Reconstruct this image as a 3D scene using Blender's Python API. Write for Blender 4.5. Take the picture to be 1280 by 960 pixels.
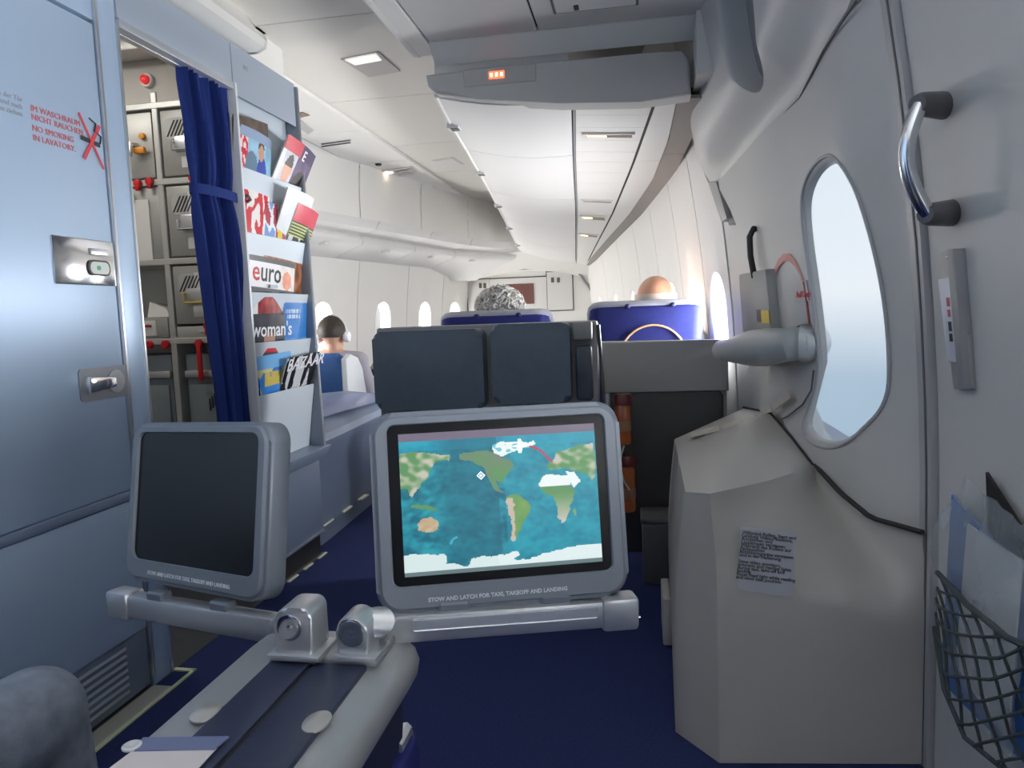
import bpy, bmesh, math, random
import numpy as np
from mathutils import Vector, Matrix, noise
random.seed(7)
scene = bpy.context.scene
for _o in list(bpy.data.objects): bpy.data.objects.remove(_o)
COL = scene.collection
V = Vector
# ------------------------------------------------------------------ camera
F, CX, CY, EYE = 900.0, 640.0, 480.0, V((0, 0, 1.05))
def _dir(p): return V(((p[0]-CX)/F, (p[1]-CY)/F, 1.0))
_Y = _dir((797, 386)).normalized()                       # the cabin's length axis
_n = _Y.cross(_dir((1797, 349))).normalized()
if _n.y < 0: _n = -_n
_Z = -_n; _X = _Y.cross(_Z)
def ray(px, py):
    d = _dir((px, py)); return V((_X.dot(d), _Y.dot(d), _Z.dot(d)))
def at(px, py, X=None, Y=None, Z=None):                  # pixel -> point on a known plane of the place
    r = ray(px, py)
    t = (X-EYE.x)/r.x if X is not None else (Y-EYE.y)/r.y if Y is not None else (Z-EYE.z)/r.z
    return EYE + r*t
cam_d = bpy.data.cameras.new('camera'); cam = bpy.data.objects.new('camera', cam_d); COL.objects.link(cam)
cam_d.sensor_width = 36; cam_d.lens = F/1280*36; cam_d.clip_start = .02; cam_d.clip_end = 200
cam.matrix_world = Matrix(((_X.x, -_X.y, -_X.z, 0), (_Y.x, -_Y.y, -_Y.z, 0), (_Z.x, -_Z.y, -_Z.z, 1.05), (0, 0, 0, 1)))
scene.camera = cam
# ------------------------------------------------------------------ sky, exposure
w = bpy.data.worlds.new('sky'); scene.world = w; w.use_nodes = True
nt = w.node_tree; nt.nodes.clear()
tc = nt.nodes.new('ShaderNodeTexCoord'); sp = nt.nodes.new('ShaderNodeSeparateXYZ'); rp = nt.nodes.new('ShaderNodeValToRGB')
bgn = nt.nodes.new('ShaderNodeBackground'); out = nt.nodes.new('ShaderNodeOutputWorld')
mr = nt.nodes.new('ShaderNodeMapRange'); mr.inputs[1].default_value = -.3; mr.inputs[2].default_value = .3
nt.links.new(tc.outputs['Generated'], sp.inputs[0]); nt.links.new(sp.outputs['Z'], mr.inputs[0]); nt.links.new(mr.outputs[0], rp.inputs[0])
nt.links.new(rp.outputs[0], bgn.inputs[0]); nt.links.new(bgn.outputs[0], out.inputs[0])
e = rp.color_ramp.elements
e[0].position = .0; e[0].color = (.22, .36, .50, 1); e[1].position = 1; e[1].color = (.80, .90, 1, 1)
x = rp.color_ramp.elements.new(.34); x.color = (.33, .46, .58, 1)
x = rp.color_ramp.elements.new(.52); x.color = (.95, .98, 1, 1)
bgn.inputs[1].default_value = .92
scene.view_settings.view_transform = 'Standard'; scene.view_settings.look = 'None'
scene.view_settings.gamma = 1; scene.view_settings.use_curve_mapping = False
scene.view_settings.exposure = 0.35
# ------------------------------------------------------------------ daylight coming in through the cabin windows
XC = -1.2                                                # centre line of the aircraft
_WY = [-3.5, 1.73, 3.0, 3.9, 4.9, 5.9, 7.3, 8.4]
_WX = [1.35, .616, .395, .28, .13, -.06, -.32, -.56]
def Wr(y): return float(np.interp(y, _WY, _WX))
def lean(z): return .07*max(0, z-.5)**2
def SR(y, z, off=0): return V((Wr(y)-lean(z)-off, y, z))            # right cabin wall, off = metres into the cabin
def SL(y, z, off=0): return V((2*XC-Wr(y)+lean(z)+off, y, z))       # left cabin wall
def onwall(px, py, off=0):
    r = ray(px, py); lo, hi = .3, 14
    for _ in range(50):
        m = (lo+hi)/2; p = EYE+r*m
        if p.x > SR(p.y, p.z, off).x: hi = m
        else: lo = m
    return EYE+r*lo
def window_light(p, inward, w_, h_, power, colr=(1, .97, .93), spread=math.pi):
    d = bpy.data.lights.new('window_daylight', 'AREA'); d.shape = 'RECTANGLE'; d.size = w_; d.size_y = h_
    d.energy = power; d.color = colr; d.spread = spread
    o = bpy.data.objects.new('window_daylight', d); COL.objects.link(o)
    z = -V(inward).normalized(); xx = V((0, 0, 1)).cross(z).normalized(); yy = z.cross(xx)
    o.matrix_world = Matrix(((xx.x, yy.x, z.x, p[0]), (xx.y, yy.y, z.y, p[1]), (xx.z, yy.z, z.z, p[2]), (0, 0, 0, 1)))
    return o
WZ0, WZ1, WW = .80, 1.19, .25                            # cabin window height range and width
R_SEAMS = [3.02, 3.46, 3.98, 4.6, 5.25, 6.0, 6.9, 8.0]
L_SEAMS = [2.98, 3.92, 4.85, 5.8, 6.65, 7.4, 8.0]
B_SEAMS = [-3.0, -2.25, -1.5, -.75, .0, .75]             # wall beside and behind the camera
def seams_mid(s): return [(a+b)/2 for a, b in zip(s, s[1:])]
for i_, y_ in enumerate(seams_mid(R_SEAMS)): window_light(SR(y_, .995, -.12), (-1, -.45, .12), .27, .40, 16.5 if i_ < 3 else 2.6, (.97, .985, 1), 2.5)
for y_ in seams_mid(L_SEAMS): window_light(SL(y_, .995, -.12), (1, -.05, .25), .27, .40, 11.5)
for y_ in seams_mid(B_SEAMS): window_light(SR(y_, .995, -.12), (-1, .15, 1.15), .27, .40, 24, (.96, .98, 1), 2.25)
window_light(SR(2.1, 1.03, -.16), (-1, 0, -.12), .5, .85, 1).data.cycles.is_portal = True
# ------------------------------------------------------------------ helpers
def mesh_of(bm, name, smooth=35):
    me = bpy.data.meshes.new(name); bmesh.ops.recalc_face_normals(bm, faces=bm.faces[:])
    if smooth is not None:
        a = math.radians(smooth)
        for f in bm.faces: f.smooth = True
        for ed in bm.edges:
            if len(ed.link_faces) == 2 and ed.calc_face_angle(0) > a: ed.smooth = False
    bm.to_mesh(me); bm.free(); return me
class MB:
    def __init__(s): s.bm = bmesh.new()
    def merge(s, b, M=None):
        if M is not None: b.transform(M)
        me = bpy.data.meshes.new('tmp'); b.to_mesh(me); b.free(); s.bm.from_mesh(me); bpy.data.meshes.remove(me); return s
    def box(s, lo, hi, bev=0, seg=2, M=None):
        b = bmesh.new(); bmesh.ops.create_cube(b, size=1)
        lo, hi = V(lo), V(hi)
        for v in b.verts: v.co = V([(lo[i]+hi[i])/2 + v.co[i]*(hi[i]-lo[i]) for i in range(3)])
        if bev: bmesh.ops.bevel(b, geom=b.edges[:], offset=bev, segments=seg, profile=.5, affect='EDGES')
        return s.merge(b, M)
    def prism(s, pts, z0, z1, M=None, bev=0, seg=2, only_top=False):
        b = bmesh.new(); lo = [b.verts.new((p[0], p[1], z0)) for p in pts]; hi = [b.verts.new((p[0], p[1], z1)) for p in pts]
        n = len(pts); b.faces.new(lo[::-1]); top = b.faces.new(hi)
        for i in range(n): b.faces.new((lo[i], lo[(i+1) % n], hi[(i+1) % n], hi[i]))
        if bev:
            ed = list(top.edges) if only_top else [e_ for f in (top, b.faces[0]) for e_ in f.edges] if only_top is None else list(top.edges)
            bmesh.ops.bevel(b, geom=ed, offset=bev, segments=seg, profile=.5, affect='EDGES')
        return s.merge(b, M)
    def hexa(s, p, bev=0, seg=2):                         # 8 corners: bottom ring then top ring
        b = bmesh.new(); v = [b.verts.new(q) for q in p]
        for f in ((3, 2, 1, 0), (4, 5, 6, 7), (0, 1, 5, 4), (1, 2, 6, 5), (2, 3, 7, 6), (3, 0, 4, 7)): b.faces.new([v[i] for i in f])
        bmesh.ops.recalc_face_normals(b, faces=b.faces[:])
        if bev: bmesh.ops.bevel(b, geom=b.edges[:], offset=bev, segments=seg, profile=.5, affect='EDGES')
        return s.merge(b)
    def loft(s, rings, closed=True, cap0=True, cap1=True):
        b = s.bm; R = [[b.verts.new(p) for p in r] for r in rings]; n = len(rings[0])
        for a, c in zip(R, R[1:]):
            for i in range(n if closed else n-1):
                try: b.faces.new((a[i], a[(i+1) % n], c[(i+1) % n], c[i]))
                except ValueError: pass
        if closed and cap0: b.faces.new(R[0][::-1])
        if closed and cap1: b.faces.new(R[-1])
        return s
    def tube(s, path, r, n=10, closed=False):
        path = [V(p) for p in path]; m = len(path); rings = []
        rr = r if isinstance(r, (list, tuple)) else [r]*m
        up = None
        for i, p in enumerate(path):
            t = (path[(i+1) % m]-path[i-1]) if closed else (path[min(i+1, m-1)]-path[max(i-1, 0)])
            t.normalize()
            if up is None: up = t.orthogonal().normalized()
            up = (up-t*up.dot(t)); up = up.normalized() if up.length > 1e-6 else t.orthogonal().normalized()
            sd = t.cross(up)
            rings.append([p+(up*math.cos(2*math.pi*k/n)+sd*math.sin(2*math.pi*k/n))*rr[i] for k in range(n)])
        if closed: rings.append(rings[0]); return s.loft(rings, True, False, False)
        return s.loft(rings)
    def lathe(s, prof, M=None, n=24):                     # prof: (r, z) along local z
        b = MB(); b.loft([[V((r*math.cos(2*math.pi*k/n), r*math.sin(2*math.pi*k/n), z)) for k in range(n)] for r, z in prof])
        return s.merge(b.bm, M)
    def ball(s, c, r, M=None, u=16, v=10):
        b = bmesh.new(); bmesh.ops.create_uvsphere(b, u_segments=u, v_segments=v, radius=1)
        r = r if isinstance(r, (list, tuple)) else (r,)*3
        b.transform(Matrix.Diagonal((*r, 1)))
        if M is not None: b.transform(M)
        b.transform(Matrix.Translation(c)); return s.merge(b)
    def grid(s, fn, nu, nv):
        b = s.bm; g = [[b.verts.new(fn(i/nu, j/nv)) for j in range(nv+1)] for i in range(nu+1)]
        for i in range(nu):
            for j in range(nv): b.faces.new((g[i][j], g[i+1][j], g[i+1][j+1], g[i][j+1]))
        return s
    def tri(s, pts):
        s.bm.faces.new([s.bm.verts.new(p) for p in pts]); return s
def solid(bm, t):                                         # thicken an open sheet
    bmesh.ops.recalc_face_normals(bm, faces=bm.faces[:]); bmesh.ops.solidify(bm, geom=bm.faces[:], thickness=t)
ORG = {}
def obj(name, mb, mat, parent=None, smooth=35, loc=None):
    bm = mb.bm if isinstance(mb, MB) else mb
    o0 = V(ORG[parent.name]) if parent is not None else V((0, 0, 0))
    if parent is None:
        if loc is None and len(bm.verts):
            xs = [v.co for v in bm.verts]
            loc = (sum(p.x for p in xs)/len(xs), sum(p.y for p in xs)/len(xs), min(p.z for p in xs))
        o0 = V(loc)
    bm.transform(Matrix.Translation(-o0))
    me = mesh_of(bm, name, smooth); o = bpy.data.objects.new(name, me); COL.objects.link(o)
    for m_ in (mat if isinstance(mat, (list, tuple)) else [mat]): me.materials.append(m_)
    if parent is not None: o.parent = parent
    else: o.location = o0
    ORG[o.name] = tuple(o0); return o
def tag(o, label=None, cat=None, group=None, kind=None):
    if label: o['label'] = label
    if cat: o['category'] = cat
    if group: o['group'] = group
    if kind: o['kind'] = kind
    return o
def thing(name, label, cat, loc, group=None):
    o = bpy.data.objects.new(name, None); COL.objects.link(o); o.location = loc; o.empty_display_size = .1
    ORG[o.name] = tuple(loc); return tag(o, label, cat, group)
def struct(name, mb, mat, label, cat, smooth=35): return tag(obj(name, mb, mat, None, smooth), label, cat, None, 'structure')
def sthing(name, label, cat, loc): return tag(thing(name, label, cat, loc), kind='structure')
def frame(o, x, y):
    x = V(x).normalized(); y = V(y); y = (y-x*y.dot(x)).normalized(); z = x.cross(y)
    return Matrix(((x.x, y.x, z.x, o[0]), (x.y, y.y, z.y, o[1]), (x.z, y.z, z.z, o[2]), (0, 0, 0, 1)))
def text_mb(s, M, size, ext=.0006, align='LEFT', bold=0):
    c = bpy.data.curves.new('t', 'FONT'); c.body = s; c.size = size; c.extrude = ext; c.align_x = align; c.resolution_u = 2; c.offset = bold
    o = bpy.data.objects.new('t', c); COL.objects.link(o)
    dg = bpy.context.evaluated_depsgraph_get(); me = bpy.data.meshes.new_from_object(o.evaluated_get(dg))
    mb = MB(); b = bmesh.new(); b.from_mesh(me); mb.merge(b, M)
    bpy.data.objects.remove(o); bpy.data.curves.remove(c); bpy.data.meshes.remove(me); return mb
def rrect(w_, h_, r, n=5, cx=0, cy=0):
    p = []
    for sx, sy, a0 in ((1, 1, 0), (-1, 1, 90), (-1, -1, 180), (1, -1, 270)):
        for k in range(n+1):
            a = math.radians(a0+90*k/n); p.append((cx+sx*(w_/2-r)+r*math.cos(a), cy+sy*(h_/2-r)+r*math.sin(a)))
    return p
# ------------------------------------------------------------------ materials
MATS = {}
def mat(name, c, rough=.5, metal=0, nscale=None, namt=.12, bump=0, bscale=300, emit=None, estr=1, coat=0, alpha=None, trans=0, spec=.5):
    if name in MATS: return MATS[name]
    m = bpy.data.materials.new(name); m.use_nodes = True; t = m.node_tree; b = t.nodes['Principled BSDF']
    b.inputs['Base Color'].default_value = (*c, 1); b.inputs['Roughness'].default_value = rough; b.inputs['Metallic'].default_value = metal
    b.inputs['Specular IOR Level'].default_value = spec
    if coat: b.inputs['Coat Weight'].default_value = coat; b.inputs['Coat Roughness'].default_value = .12
    if trans: b.inputs['Transmission Weight'].default_value = trans
    if alpha is not None: b.inputs['Alpha'].default_value = alpha
    if emit: b.inputs['Emission Color'].default_value = (*emit, 1); b.inputs['Emission Strength'].default_value = estr
    tc_ = t.nodes.new('ShaderNodeTexCoord')
    if nscale:
        n = t.nodes.new('ShaderNodeTexNoise'); n.inputs['Scale'].default_value = nscale; n.inputs['Detail'].default_value = 4
        mx = t.nodes.new('ShaderNodeMix'); mx.data_type = 'RGBA'; t.links.new(tc_.outputs['Object'], n.inputs['Vector'])
        mx.inputs['A'].default_value = (*[v*(1-namt) for v in c], 1); mx.inputs['B'].default_value = (*[min(1, v*(1+namt)) for v in c], 1)
        t.links.new(n.outputs['Fac'], mx.inputs['Factor']); t.links.new(mx.outputs['Result'], b.inputs['Base Color'])
    if bump:
        n2 = t.nodes.new('ShaderNodeTexNoise'); n2.inputs['Scale'].default_value = bscale; bp = t.nodes.new('ShaderNodeBump')
        bp.inputs['Strength'].default_value = bump; bp.inputs['Distance'].default_value = .002
        t.links.new(tc_.outputs['Object'], n2.inputs['Vector']); t.links.new(n2.outputs['Fac'], bp.inputs['Height']); t.links.new(bp.outputs['Normal'], b.inputs['Normal'])
    MATS[name] = m; return m
def paint_mat(name, rough=.4, emit=0):
    if name in MATS: return MATS[name]
    m = bpy.data.materials.new(name); m.use_nodes = True; t = m.node_tree; b = t.nodes['Principled BSDF']
    a = t.nodes.new('ShaderNodeVertexColor'); a.layer_name = 'Col'; b.inputs['Roughness'].default_value = rough
    if emit:
        b.inputs['Base Color'].default_value = (.01, .01, .01, 1); t.links.new(a.outputs[0], b.inputs['Emission Color']); b.inputs['Emission Strength'].default_value = emit
    else: t.links.new(a.outputs[0], b.inputs['Base Color'])
    MATS[name] = m; return m
def s2l(r, g, b):
    f = lambda c: (c/12.92 if c <= .04045 else ((c+.055)/1.055)**2.4)
    return (f(r/255), f(g/255), f(b/255))
lavm = mat('pale_blue_panel', (.47, .61, .80), .36, .25, 3, .03, .02, 700)
lavm2 = mat('lavatory_trim_silver', (.66, .70, .76), .28, .6)
lavlow = mat('slate_blue_panel', (.17, .21, .29), .45, .1, 8, .05)
white = mat('white_lining', (.80, .79, .76), .45, 0, 2, .02)
cream = mat('cream_lining', (.74, .72, .67), .5, 0, 2, .03)
greyl = mat('grey_lining', (.60, .59, .57), .42, 0, 4, .03, .03, 500)
greyl2 = mat('grey_bustle_lining', (.46, .44, .41), .45, 0, 5, .05, .05, 420)
ceilg = mat('grey_ceiling_panel', (.62, .62, .61), .5, 0, 3, .03)
dark = mat('dark_gap', (.02, .02, .022), .7)
seam = mat('seam_grey', (.12, .12, .12), .6)
alu = mat('brushed_aluminium', (.72, .73, .75), .3, .9, 30, .06)
steel = mat('polished_steel', (.75, .76, .78), .14, 1)
boxm = mat('galley_box_grey', (.42, .42, .40), .42, .5, 12, .1)
red = mat('red_latch', (.55, .01, .015), .35)
navy = mat('navy_carpet', (.030, .040, .125), .95, 0, 160, .35, .5, 900, spec=.1)
vinyl = mat('dark_vinyl', (.07, .075, .085), .4, 0, 40, .4)
curt = mat('blue_curtain', (.018, .038, .19), .85, 0, 60, .2, .3, 500, spec=.2)
black = mat('black_plastic', (.015, .015, .017), .4)
# ================================================================== SETTING
def smooth01(t): t = max(0, min(1, t)); return t*t*(3-2*t)
glass = bpy.data.materials.new('window_pane'); glass.use_nodes = True
_t = glass.node_tree; _t.nodes.clear(); _o = _t.nodes.new('ShaderNodeOutputMaterial'); _m = _t.nodes.new('ShaderNodeMixShader')
_a = _t.nodes.new('ShaderNodeBsdfTransparent'); _g = _t.nodes.new('ShaderNodeBsdfGlossy'); _g.inputs['Roughness'].default_value = .06
_m.inputs[0].default_value = .06; _t.links.new(_a.outputs[0], _m.inputs[1]); _t.links.new(_g.outputs[0], _m.inputs[2]); _t.links.new(_m.outputs[0], _o.inputs[0])
frost = bpy.data.materials.new('frosted_pane'); frost.use_nodes = True; _t = frost.node_tree; _t.nodes.clear()
_o = _t.nodes.new('ShaderNodeOutputMaterial'); _m = _t.nodes.new('ShaderNodeMixShader'); _a = _t.nodes.new('ShaderNodeBsdfTransparent'); _g = _t.nodes.new('ShaderNodeBsdfTranslucent')
_g.inputs['Color'].default_value = (.85, .88, .92, 1); _m.inputs[0].default_value = .45
_t.links.new(_a.outputs[0], _m.inputs[1]); _t.links.new(_g.outputs[0], _m.inputs[2]); _t.links.new(_m.outputs[0], _o.inputs[0])
def ray_poly(c, a, poly):                                   # distance from c along angle a to a closed polygon
    d = (math.cos(a), math.sin(a)); best = 0
    for p, q in zip(poly, poly[1:]+poly[:1]):
        ex, ey = q[0]-p[0], q[1]-p[1]; det = d[0]*(-ey)+d[1]*ex
        if abs(det) < 1e-12: continue
        rx, ry = p[0]-c[0], p[1]-c[1]; t = (rx*(-ey)+ry*ex)/det; s_ = (d[0]*ry-d[1]*rx)/det
        if t > 0 and -1e-6 <= s_ <= 1+1e-6: best = max(best, t)
    return best
def holed(S, outer, inner, d, reveal=.09, rim=.012, rings=7, n=56, edge=.03):
    """sheet on surface S between a hole outline and an outer outline, with a deep reveal and a turned edge"""
    c = (sum(p[0] for p in inner)/len(inner), sum(p[1] for p in inner)/len(inner))
    ang = sorted([2*math.pi*k/n for k in range(n)]+[math.atan2(p[1]-c[1], p[0]-c[0]) % (2*math.pi) for p in outer])
    ang = [a for i, a in enumerate(ang) if i == 0 or a-ang[i-1] > .004]
    R = []
    ri = [ray_poly(c, a, inner) for a in ang]; ro = [ray_poly(c, a, outer) for a in ang]
    pt = lambda a, r: (c[0]+r*math.cos(a), c[1]+r*math.sin(a))
    for dep, sc_ in ((-reveal, .975), (-reveal*.45, .982), (-min(.012, reveal*.3), .99)):
        R.append([S(*pt(a, r*sc_), d(*pt(a, r))+dep) for a, r in zip(ang, ri)])
    R.append([S(*pt(a, r+rim*.3), d(*pt(a, r))-.003) for a, r in zip(ang, ri)])
    for k in range(rings+1):
        t = k/rings
        R.append([S(*pt(a, (r+rim)*(1-t)+q*t), d(*pt(a, (r+rim)*(1-t)+q*t))) for a, r, q in zip(ang, ri, ro)])
    R.append([S(*pt(a, q), d(*pt(a, q))-edge) for a, q in zip(ang, ro)])
    return MB().loft(R, True, False, False), [S(*pt(a, r*.977), d(*pt(a, r))-reveal*.97) for a, r in zip(ang, ri)]
def rect(y0, y1, z0, z1, nz=8):
    return [(y0, z0), (y1, z0)]+[(y1, z0+(z1-z0)*k/nz) for k in range(1, nz)]+[(y1, z1), (y0, z1)]+[(y0, z1-(z1-z0)*k/nz) for k in range(1, nz)]
def capsule(yc, zc, w_, h_, n=10):
    p = []; r = w_/2
    for a0, zz in ((0, zc+h_/2-r), (180, zc-h_/2+r)):
        for k in range(n+1):
            a = math.radians(a0+180*k/n); p.append((yc+r*math.cos(a), zz+r*math.sin(a)))
    return p
def disc(name, pts, m, parent):
    mb = MB(); c = sum(pts, V((0, 0, 0)))/len(pts); b = mb.bm; vc = b.verts.new(c); vs = [b.verts.new(p) for p in pts]
    for i in range(len(vs)): b.faces.new((vc, vs[i], vs[(i+1) % len(vs)]))
    return obj(name, mb, m, parent)
def plain(S, y0, y1, z0, z1, d=lambda y, z: 0, ny=6, nz=14, edge=.02):
    mb = MB()
    R = []
    ys = [y0]+[y0+(y1-y0)*k/ny for k in range(ny+1)]+[y1]; zs = [z0]+[z0+(z1-z0)*k/nz for k in range(nz+1)]+[z1]
    def f(i, j):
        e_ = edge if i in (0, len(ys)-1) or j in (0, len(zs)-1) else 0
        return S(ys[i], zs[j], d(ys[i], zs[j])-e_)
    g = [[mb.bm.verts.new(f(i, j)) for j in range(len(zs))] for i in range(len(ys))]
    for i in range(len(ys)-1):
        for j in range(len(zs)-1): mb.bm.faces.new((g[i][j], g[i+1][j], g[i+1][j+1], g[i][j+1]))
    return mb
ZT = 2.34
GAP = .004
# floor
mb = MB().box((-1.42, -3.05, -.05), (1.6, 8.3, 0)); mb.box((-4.0, 2.99, -.05), (-1.42, 8.3, 0))
fl = struct('floor', mb, navy, 'navy blue carpet covering the cabin floor', 'floor')
obj('galley_floor', MB().box((-3.6, -3.0, -.05), (-1.42, 2.99, .001)), vinyl, fl)
# right wall, rows of panels with windows
wr = sthing('wall_right', 'curved light grey sidewall lined with panels along the door side', 'wall', (0.4, 3, 0))
zero = lambda y, z: 0
def wall_row(S, seams, root, m):
    for a, b in zip(seams, seams[1:]):
        mbp, pr = holed(S, rect(a+GAP, b-GAP, 0, ZT), capsule((a+b)/2, (WZ0+WZ1)/2, WW, WZ1-WZ0), zero)
        p = obj('panel', mbp, m, root); disc('window_pane', pr, glass, p)
wall_row(SR, R_SEAMS, wr, white); wall_row(SR, B_SEAMS, wr, greyl)
obj('panel', plain(SR, .754, 1.640, 0, ZT), greyl, wr)
wl = sthing('wall_left', 'white curved sidewall panels on the far side beyond the low cabinet', 'wall', (-2.7, 5, 0))
wall_row(SL, L_SEAMS, wl, white)
obj('panel', plain(SL, -3.0, 2.97, 0, ZT), greyl, wl)
# seams between panels are dark backing strips just behind the lining
for S, seams, root in ((SR, R_SEAMS+B_SEAMS, wr), (SL, L_SEAMS, wl)):
    for s_ in seams:
        obj('joint_strip', plain(S, s_-.012, s_+.012, 0, ZT, lambda y, z: -.006, 1), seam, root)
# front bulkhead and back wall
YB = 8.0
bk = sthing('wall_front', 'white bulkhead of closets closing the nose of the cabin', 'wall', (XC, YB, 0))
obj('panel', MB().box((-3.2, YB, 0), (.4, YB+.04, ZT)), white, bk)
struct('wall_back', MB().box((-3.6, -3.1, 0), (1.6, -3.0, ZT)), mat('rear_partition', (.12, .13, .17), .7), 'dark grey partition at the back of the cabin', 'wall')
# outer ceiling slab
cl = sthing('ceiling', 'white central ceiling of panels between the bins', 'ceiling', (XC, 4, 2.2))
obj('backing', MB().box((-4.0, -3.1, ZT), (1.7, 8.3, ZT+.04)), ceilg, cl)
ZC = 2.2
def cpanel(x0, x1, y0, y1, z=ZC, m=white, t=.012): return obj('panel', MB().box((x0+.003, y0+.003, z), (x1-.003, y1-.003, z+t), .002, 1), m, cl)
ysC = [1.5, 2.72, 3.74, 4.78, 5.75, 6.75, 7.9]
for a, b in zip(ysC, ysC[1:]): cpanel(-1.62, -.70, a, b, ZC, cream)
ysL = [2.95, 4.3, 5.2, 6.1, 7.0, 7.9]
for a, b in zip(ysL, ysL[1:]): cpanel(-2.06, -1.62, a, b, ZC-.006)
obj('seam_rail', MB().box((-1.632, 2.6, ZC-.02), (-1.608, 7.9, ZC)), white, cl)
obj('joint_backing', MB().box((-2.1, 1.4, ZC+.014), (-.6, 7.95, ZC+.02)), seam, cl)
# left cove above the far bins (curves down and in towards the nose)
shY = [2.6, 3.6, 4.55, 5.5, 6.4, 7.1, 7.5, 7.75]; shX = [-2.62, -2.40, -2.18, -1.95, -1.76, -1.60, -1.42, -1.12]
def shx(y): return float(np.interp(y, shY, shX))
for a, b in zip(ysL, ysL[1:]):
    b_ = min(b, 7.75)
    def cf(u, v, a=a, b_=b_):
        y = a+.003+(b_-a-.006)*u; xs = shx(y); xt = max(-2.06, xs+.02) if xs > -2.08 else -2.06
        t = v*math.pi/2
        return V((xt+(xs-xt)*math.sin(t), y, 1.80+(ZC-.006-1.80)*math.cos(t)))
    obj('cove_panel', MB().grid(cf, 8, 10), white, cl)
# grey lower ceiling above the camera and the doorway
lo = sthing('ceiling_low', 'grey dropped ceiling of large panels above the doorway', 'ceiling', (-.2, 1, 2.0))
ZL = 2.0
def lpanel(x0, x1, y0, y1, name='panel', m=ceilg, z=ZL, t=.014): return obj(name, MB().box((x0+.004, y0+.004, z), (x1-.004, y1-.004, z+t), .002, 1), m, lo)
lpanel(-.70, -.315, 1.2, 2.53); lpanel(-.315, .9, 1.2, 2.53); lpanel(-.70, .9, -1, 1.2); lpanel(-.70, .9, -3, -1)
lpanel(-.785, -.70, -3, 2.66, 'edge_strip', white)
obj('facet', MB().hexa([(-.70, 2.535, 2.0), (.6, 2.535, 2.0), (.6, 2.605, 1.945), (-.70, 2.605, 1.945), (-.70, 2.535, 2.02), (.6, 2.535, 2.02), (.6, 2.605, 1.965), (-.70, 2.605, 1.965)]), ceilg, lo)
obj('joint_backing', MB().box((-.74, -3, ZL+.016), (1.2, 2.6, ZL+.022)), dark, lo)
obj('side_riser', MB().box((-.79, -3, 1.998), (-.77, 2.66, ZT)), white, lo)
hp = [at(695, 15, Z=ZL), at(795, 5, Z=ZL)]
obj('hatch', MB().box((hp[0].x, hp[0].y-.25, ZL-.006), (hp[1].x, hp[0].y, ZL+.001), .003, 1), ceilg, lo)
obj('hatch_frame', MB().box((hp[0].x-.008, hp[0].y-.258, ZL-.003), (hp[1].x+.008, hp[0].y+.008, ZL+.001)), seam, lo)
obj('hatch_latch', MB().box((hp[0].x+.06, hp[0].y-.05, ZL-.010), (hp[0].x+.075, hp[0].y-.02, ZL-.005)), dark, lo)
# ------------------------------------------------------------------ lavatory wall on the left with its door
XW = -1.42
trim_root = sthing('trim_1', 'pale silver post framing the lavatory door and galley opening', 'trim', (XW, 1.84, 0))
obj('post', MB().box((XW-.06, 1.806, .0), (XW, 1.885, 2.03), .004), lavm, trim_root)
obj('edge_strip', MB().box((XW-.03, 1.797, .03), (XW+.008, 1.807, 2.03), .002), alu, trim_root)
obj('edge_strip', MB().box((XW-.05, 1.884, .0), (XW+.004, 1.893, 1.90), .002), alu, trim_root)
wlv = sthing('wall_lavatory', 'pale blue lavatory wall above and beside the lavatory door', 'wall', (XW, .5, 0))
obj('panel', MB().box((XW-.05, .2, 1.872), (XW, 1.797, 2.06), .002), lavm, wlv)
obj('panel', MB().box((XW-.05, -3.0, 0), (XW, .995, 1.866), .002), lavm, wlv)
obj('panel', MB().box((XW-.05, -3.0, 1.872), (XW, .195, 2.06), .002), lavm, wlv)
obj('partition', MB().box((-3.5, 1.83, 0), (XW-.055, 1.86, ZT)), greyl, wlv)
dr = sthing('door_1', 'pale blue lavatory door with no smoking notice and vent grille', 'door', (XW, 1.4, 0))
obj('door_panel', MB().box((XW-.045, 1.0, .595), (XW, 1.794, 1.862), .004), lavm, dr)
obj('door_panel', MB().box((XW-.045, 1.0, .185), (XW, 1.794, .565), .004), lavm, dr)
obj('rub_strip', MB().box((XW-.045, 1.0, .567), (XW+.006, 1.794, .593), .004), mat('blue_grey_strip', (.25, .32, .45), .4, .2), dr)
gp = obj('kick_panel', MB().box((XW-.045, 1.0, .012), (XW-.002, 1.794, .182), .004), lavlow, dr)
for k in range(7):
    z_ = .035+k*.0205
    obj('louvre', MB().hexa([(XW-.004, 1.50, z_), (XW+.006, 1.50, z_+.003), (XW+.006, 1.70, z_+.003), (XW-.004, 1.70, z_), (XW-.004, 1.50, z_+.009), (XW+.003, 1.50, z_+.010), (XW+.003, 1.70, z_+.010), (XW-.004, 1.70, z_+.009)]), mat('louvre_grey', (.40, .44, .50), .4, .3), gp)
obj('grille_back', MB().box((XW-.003, 1.497, .03), (XW-.0005, 1.703, .18)), lavlow, gp)
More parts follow.
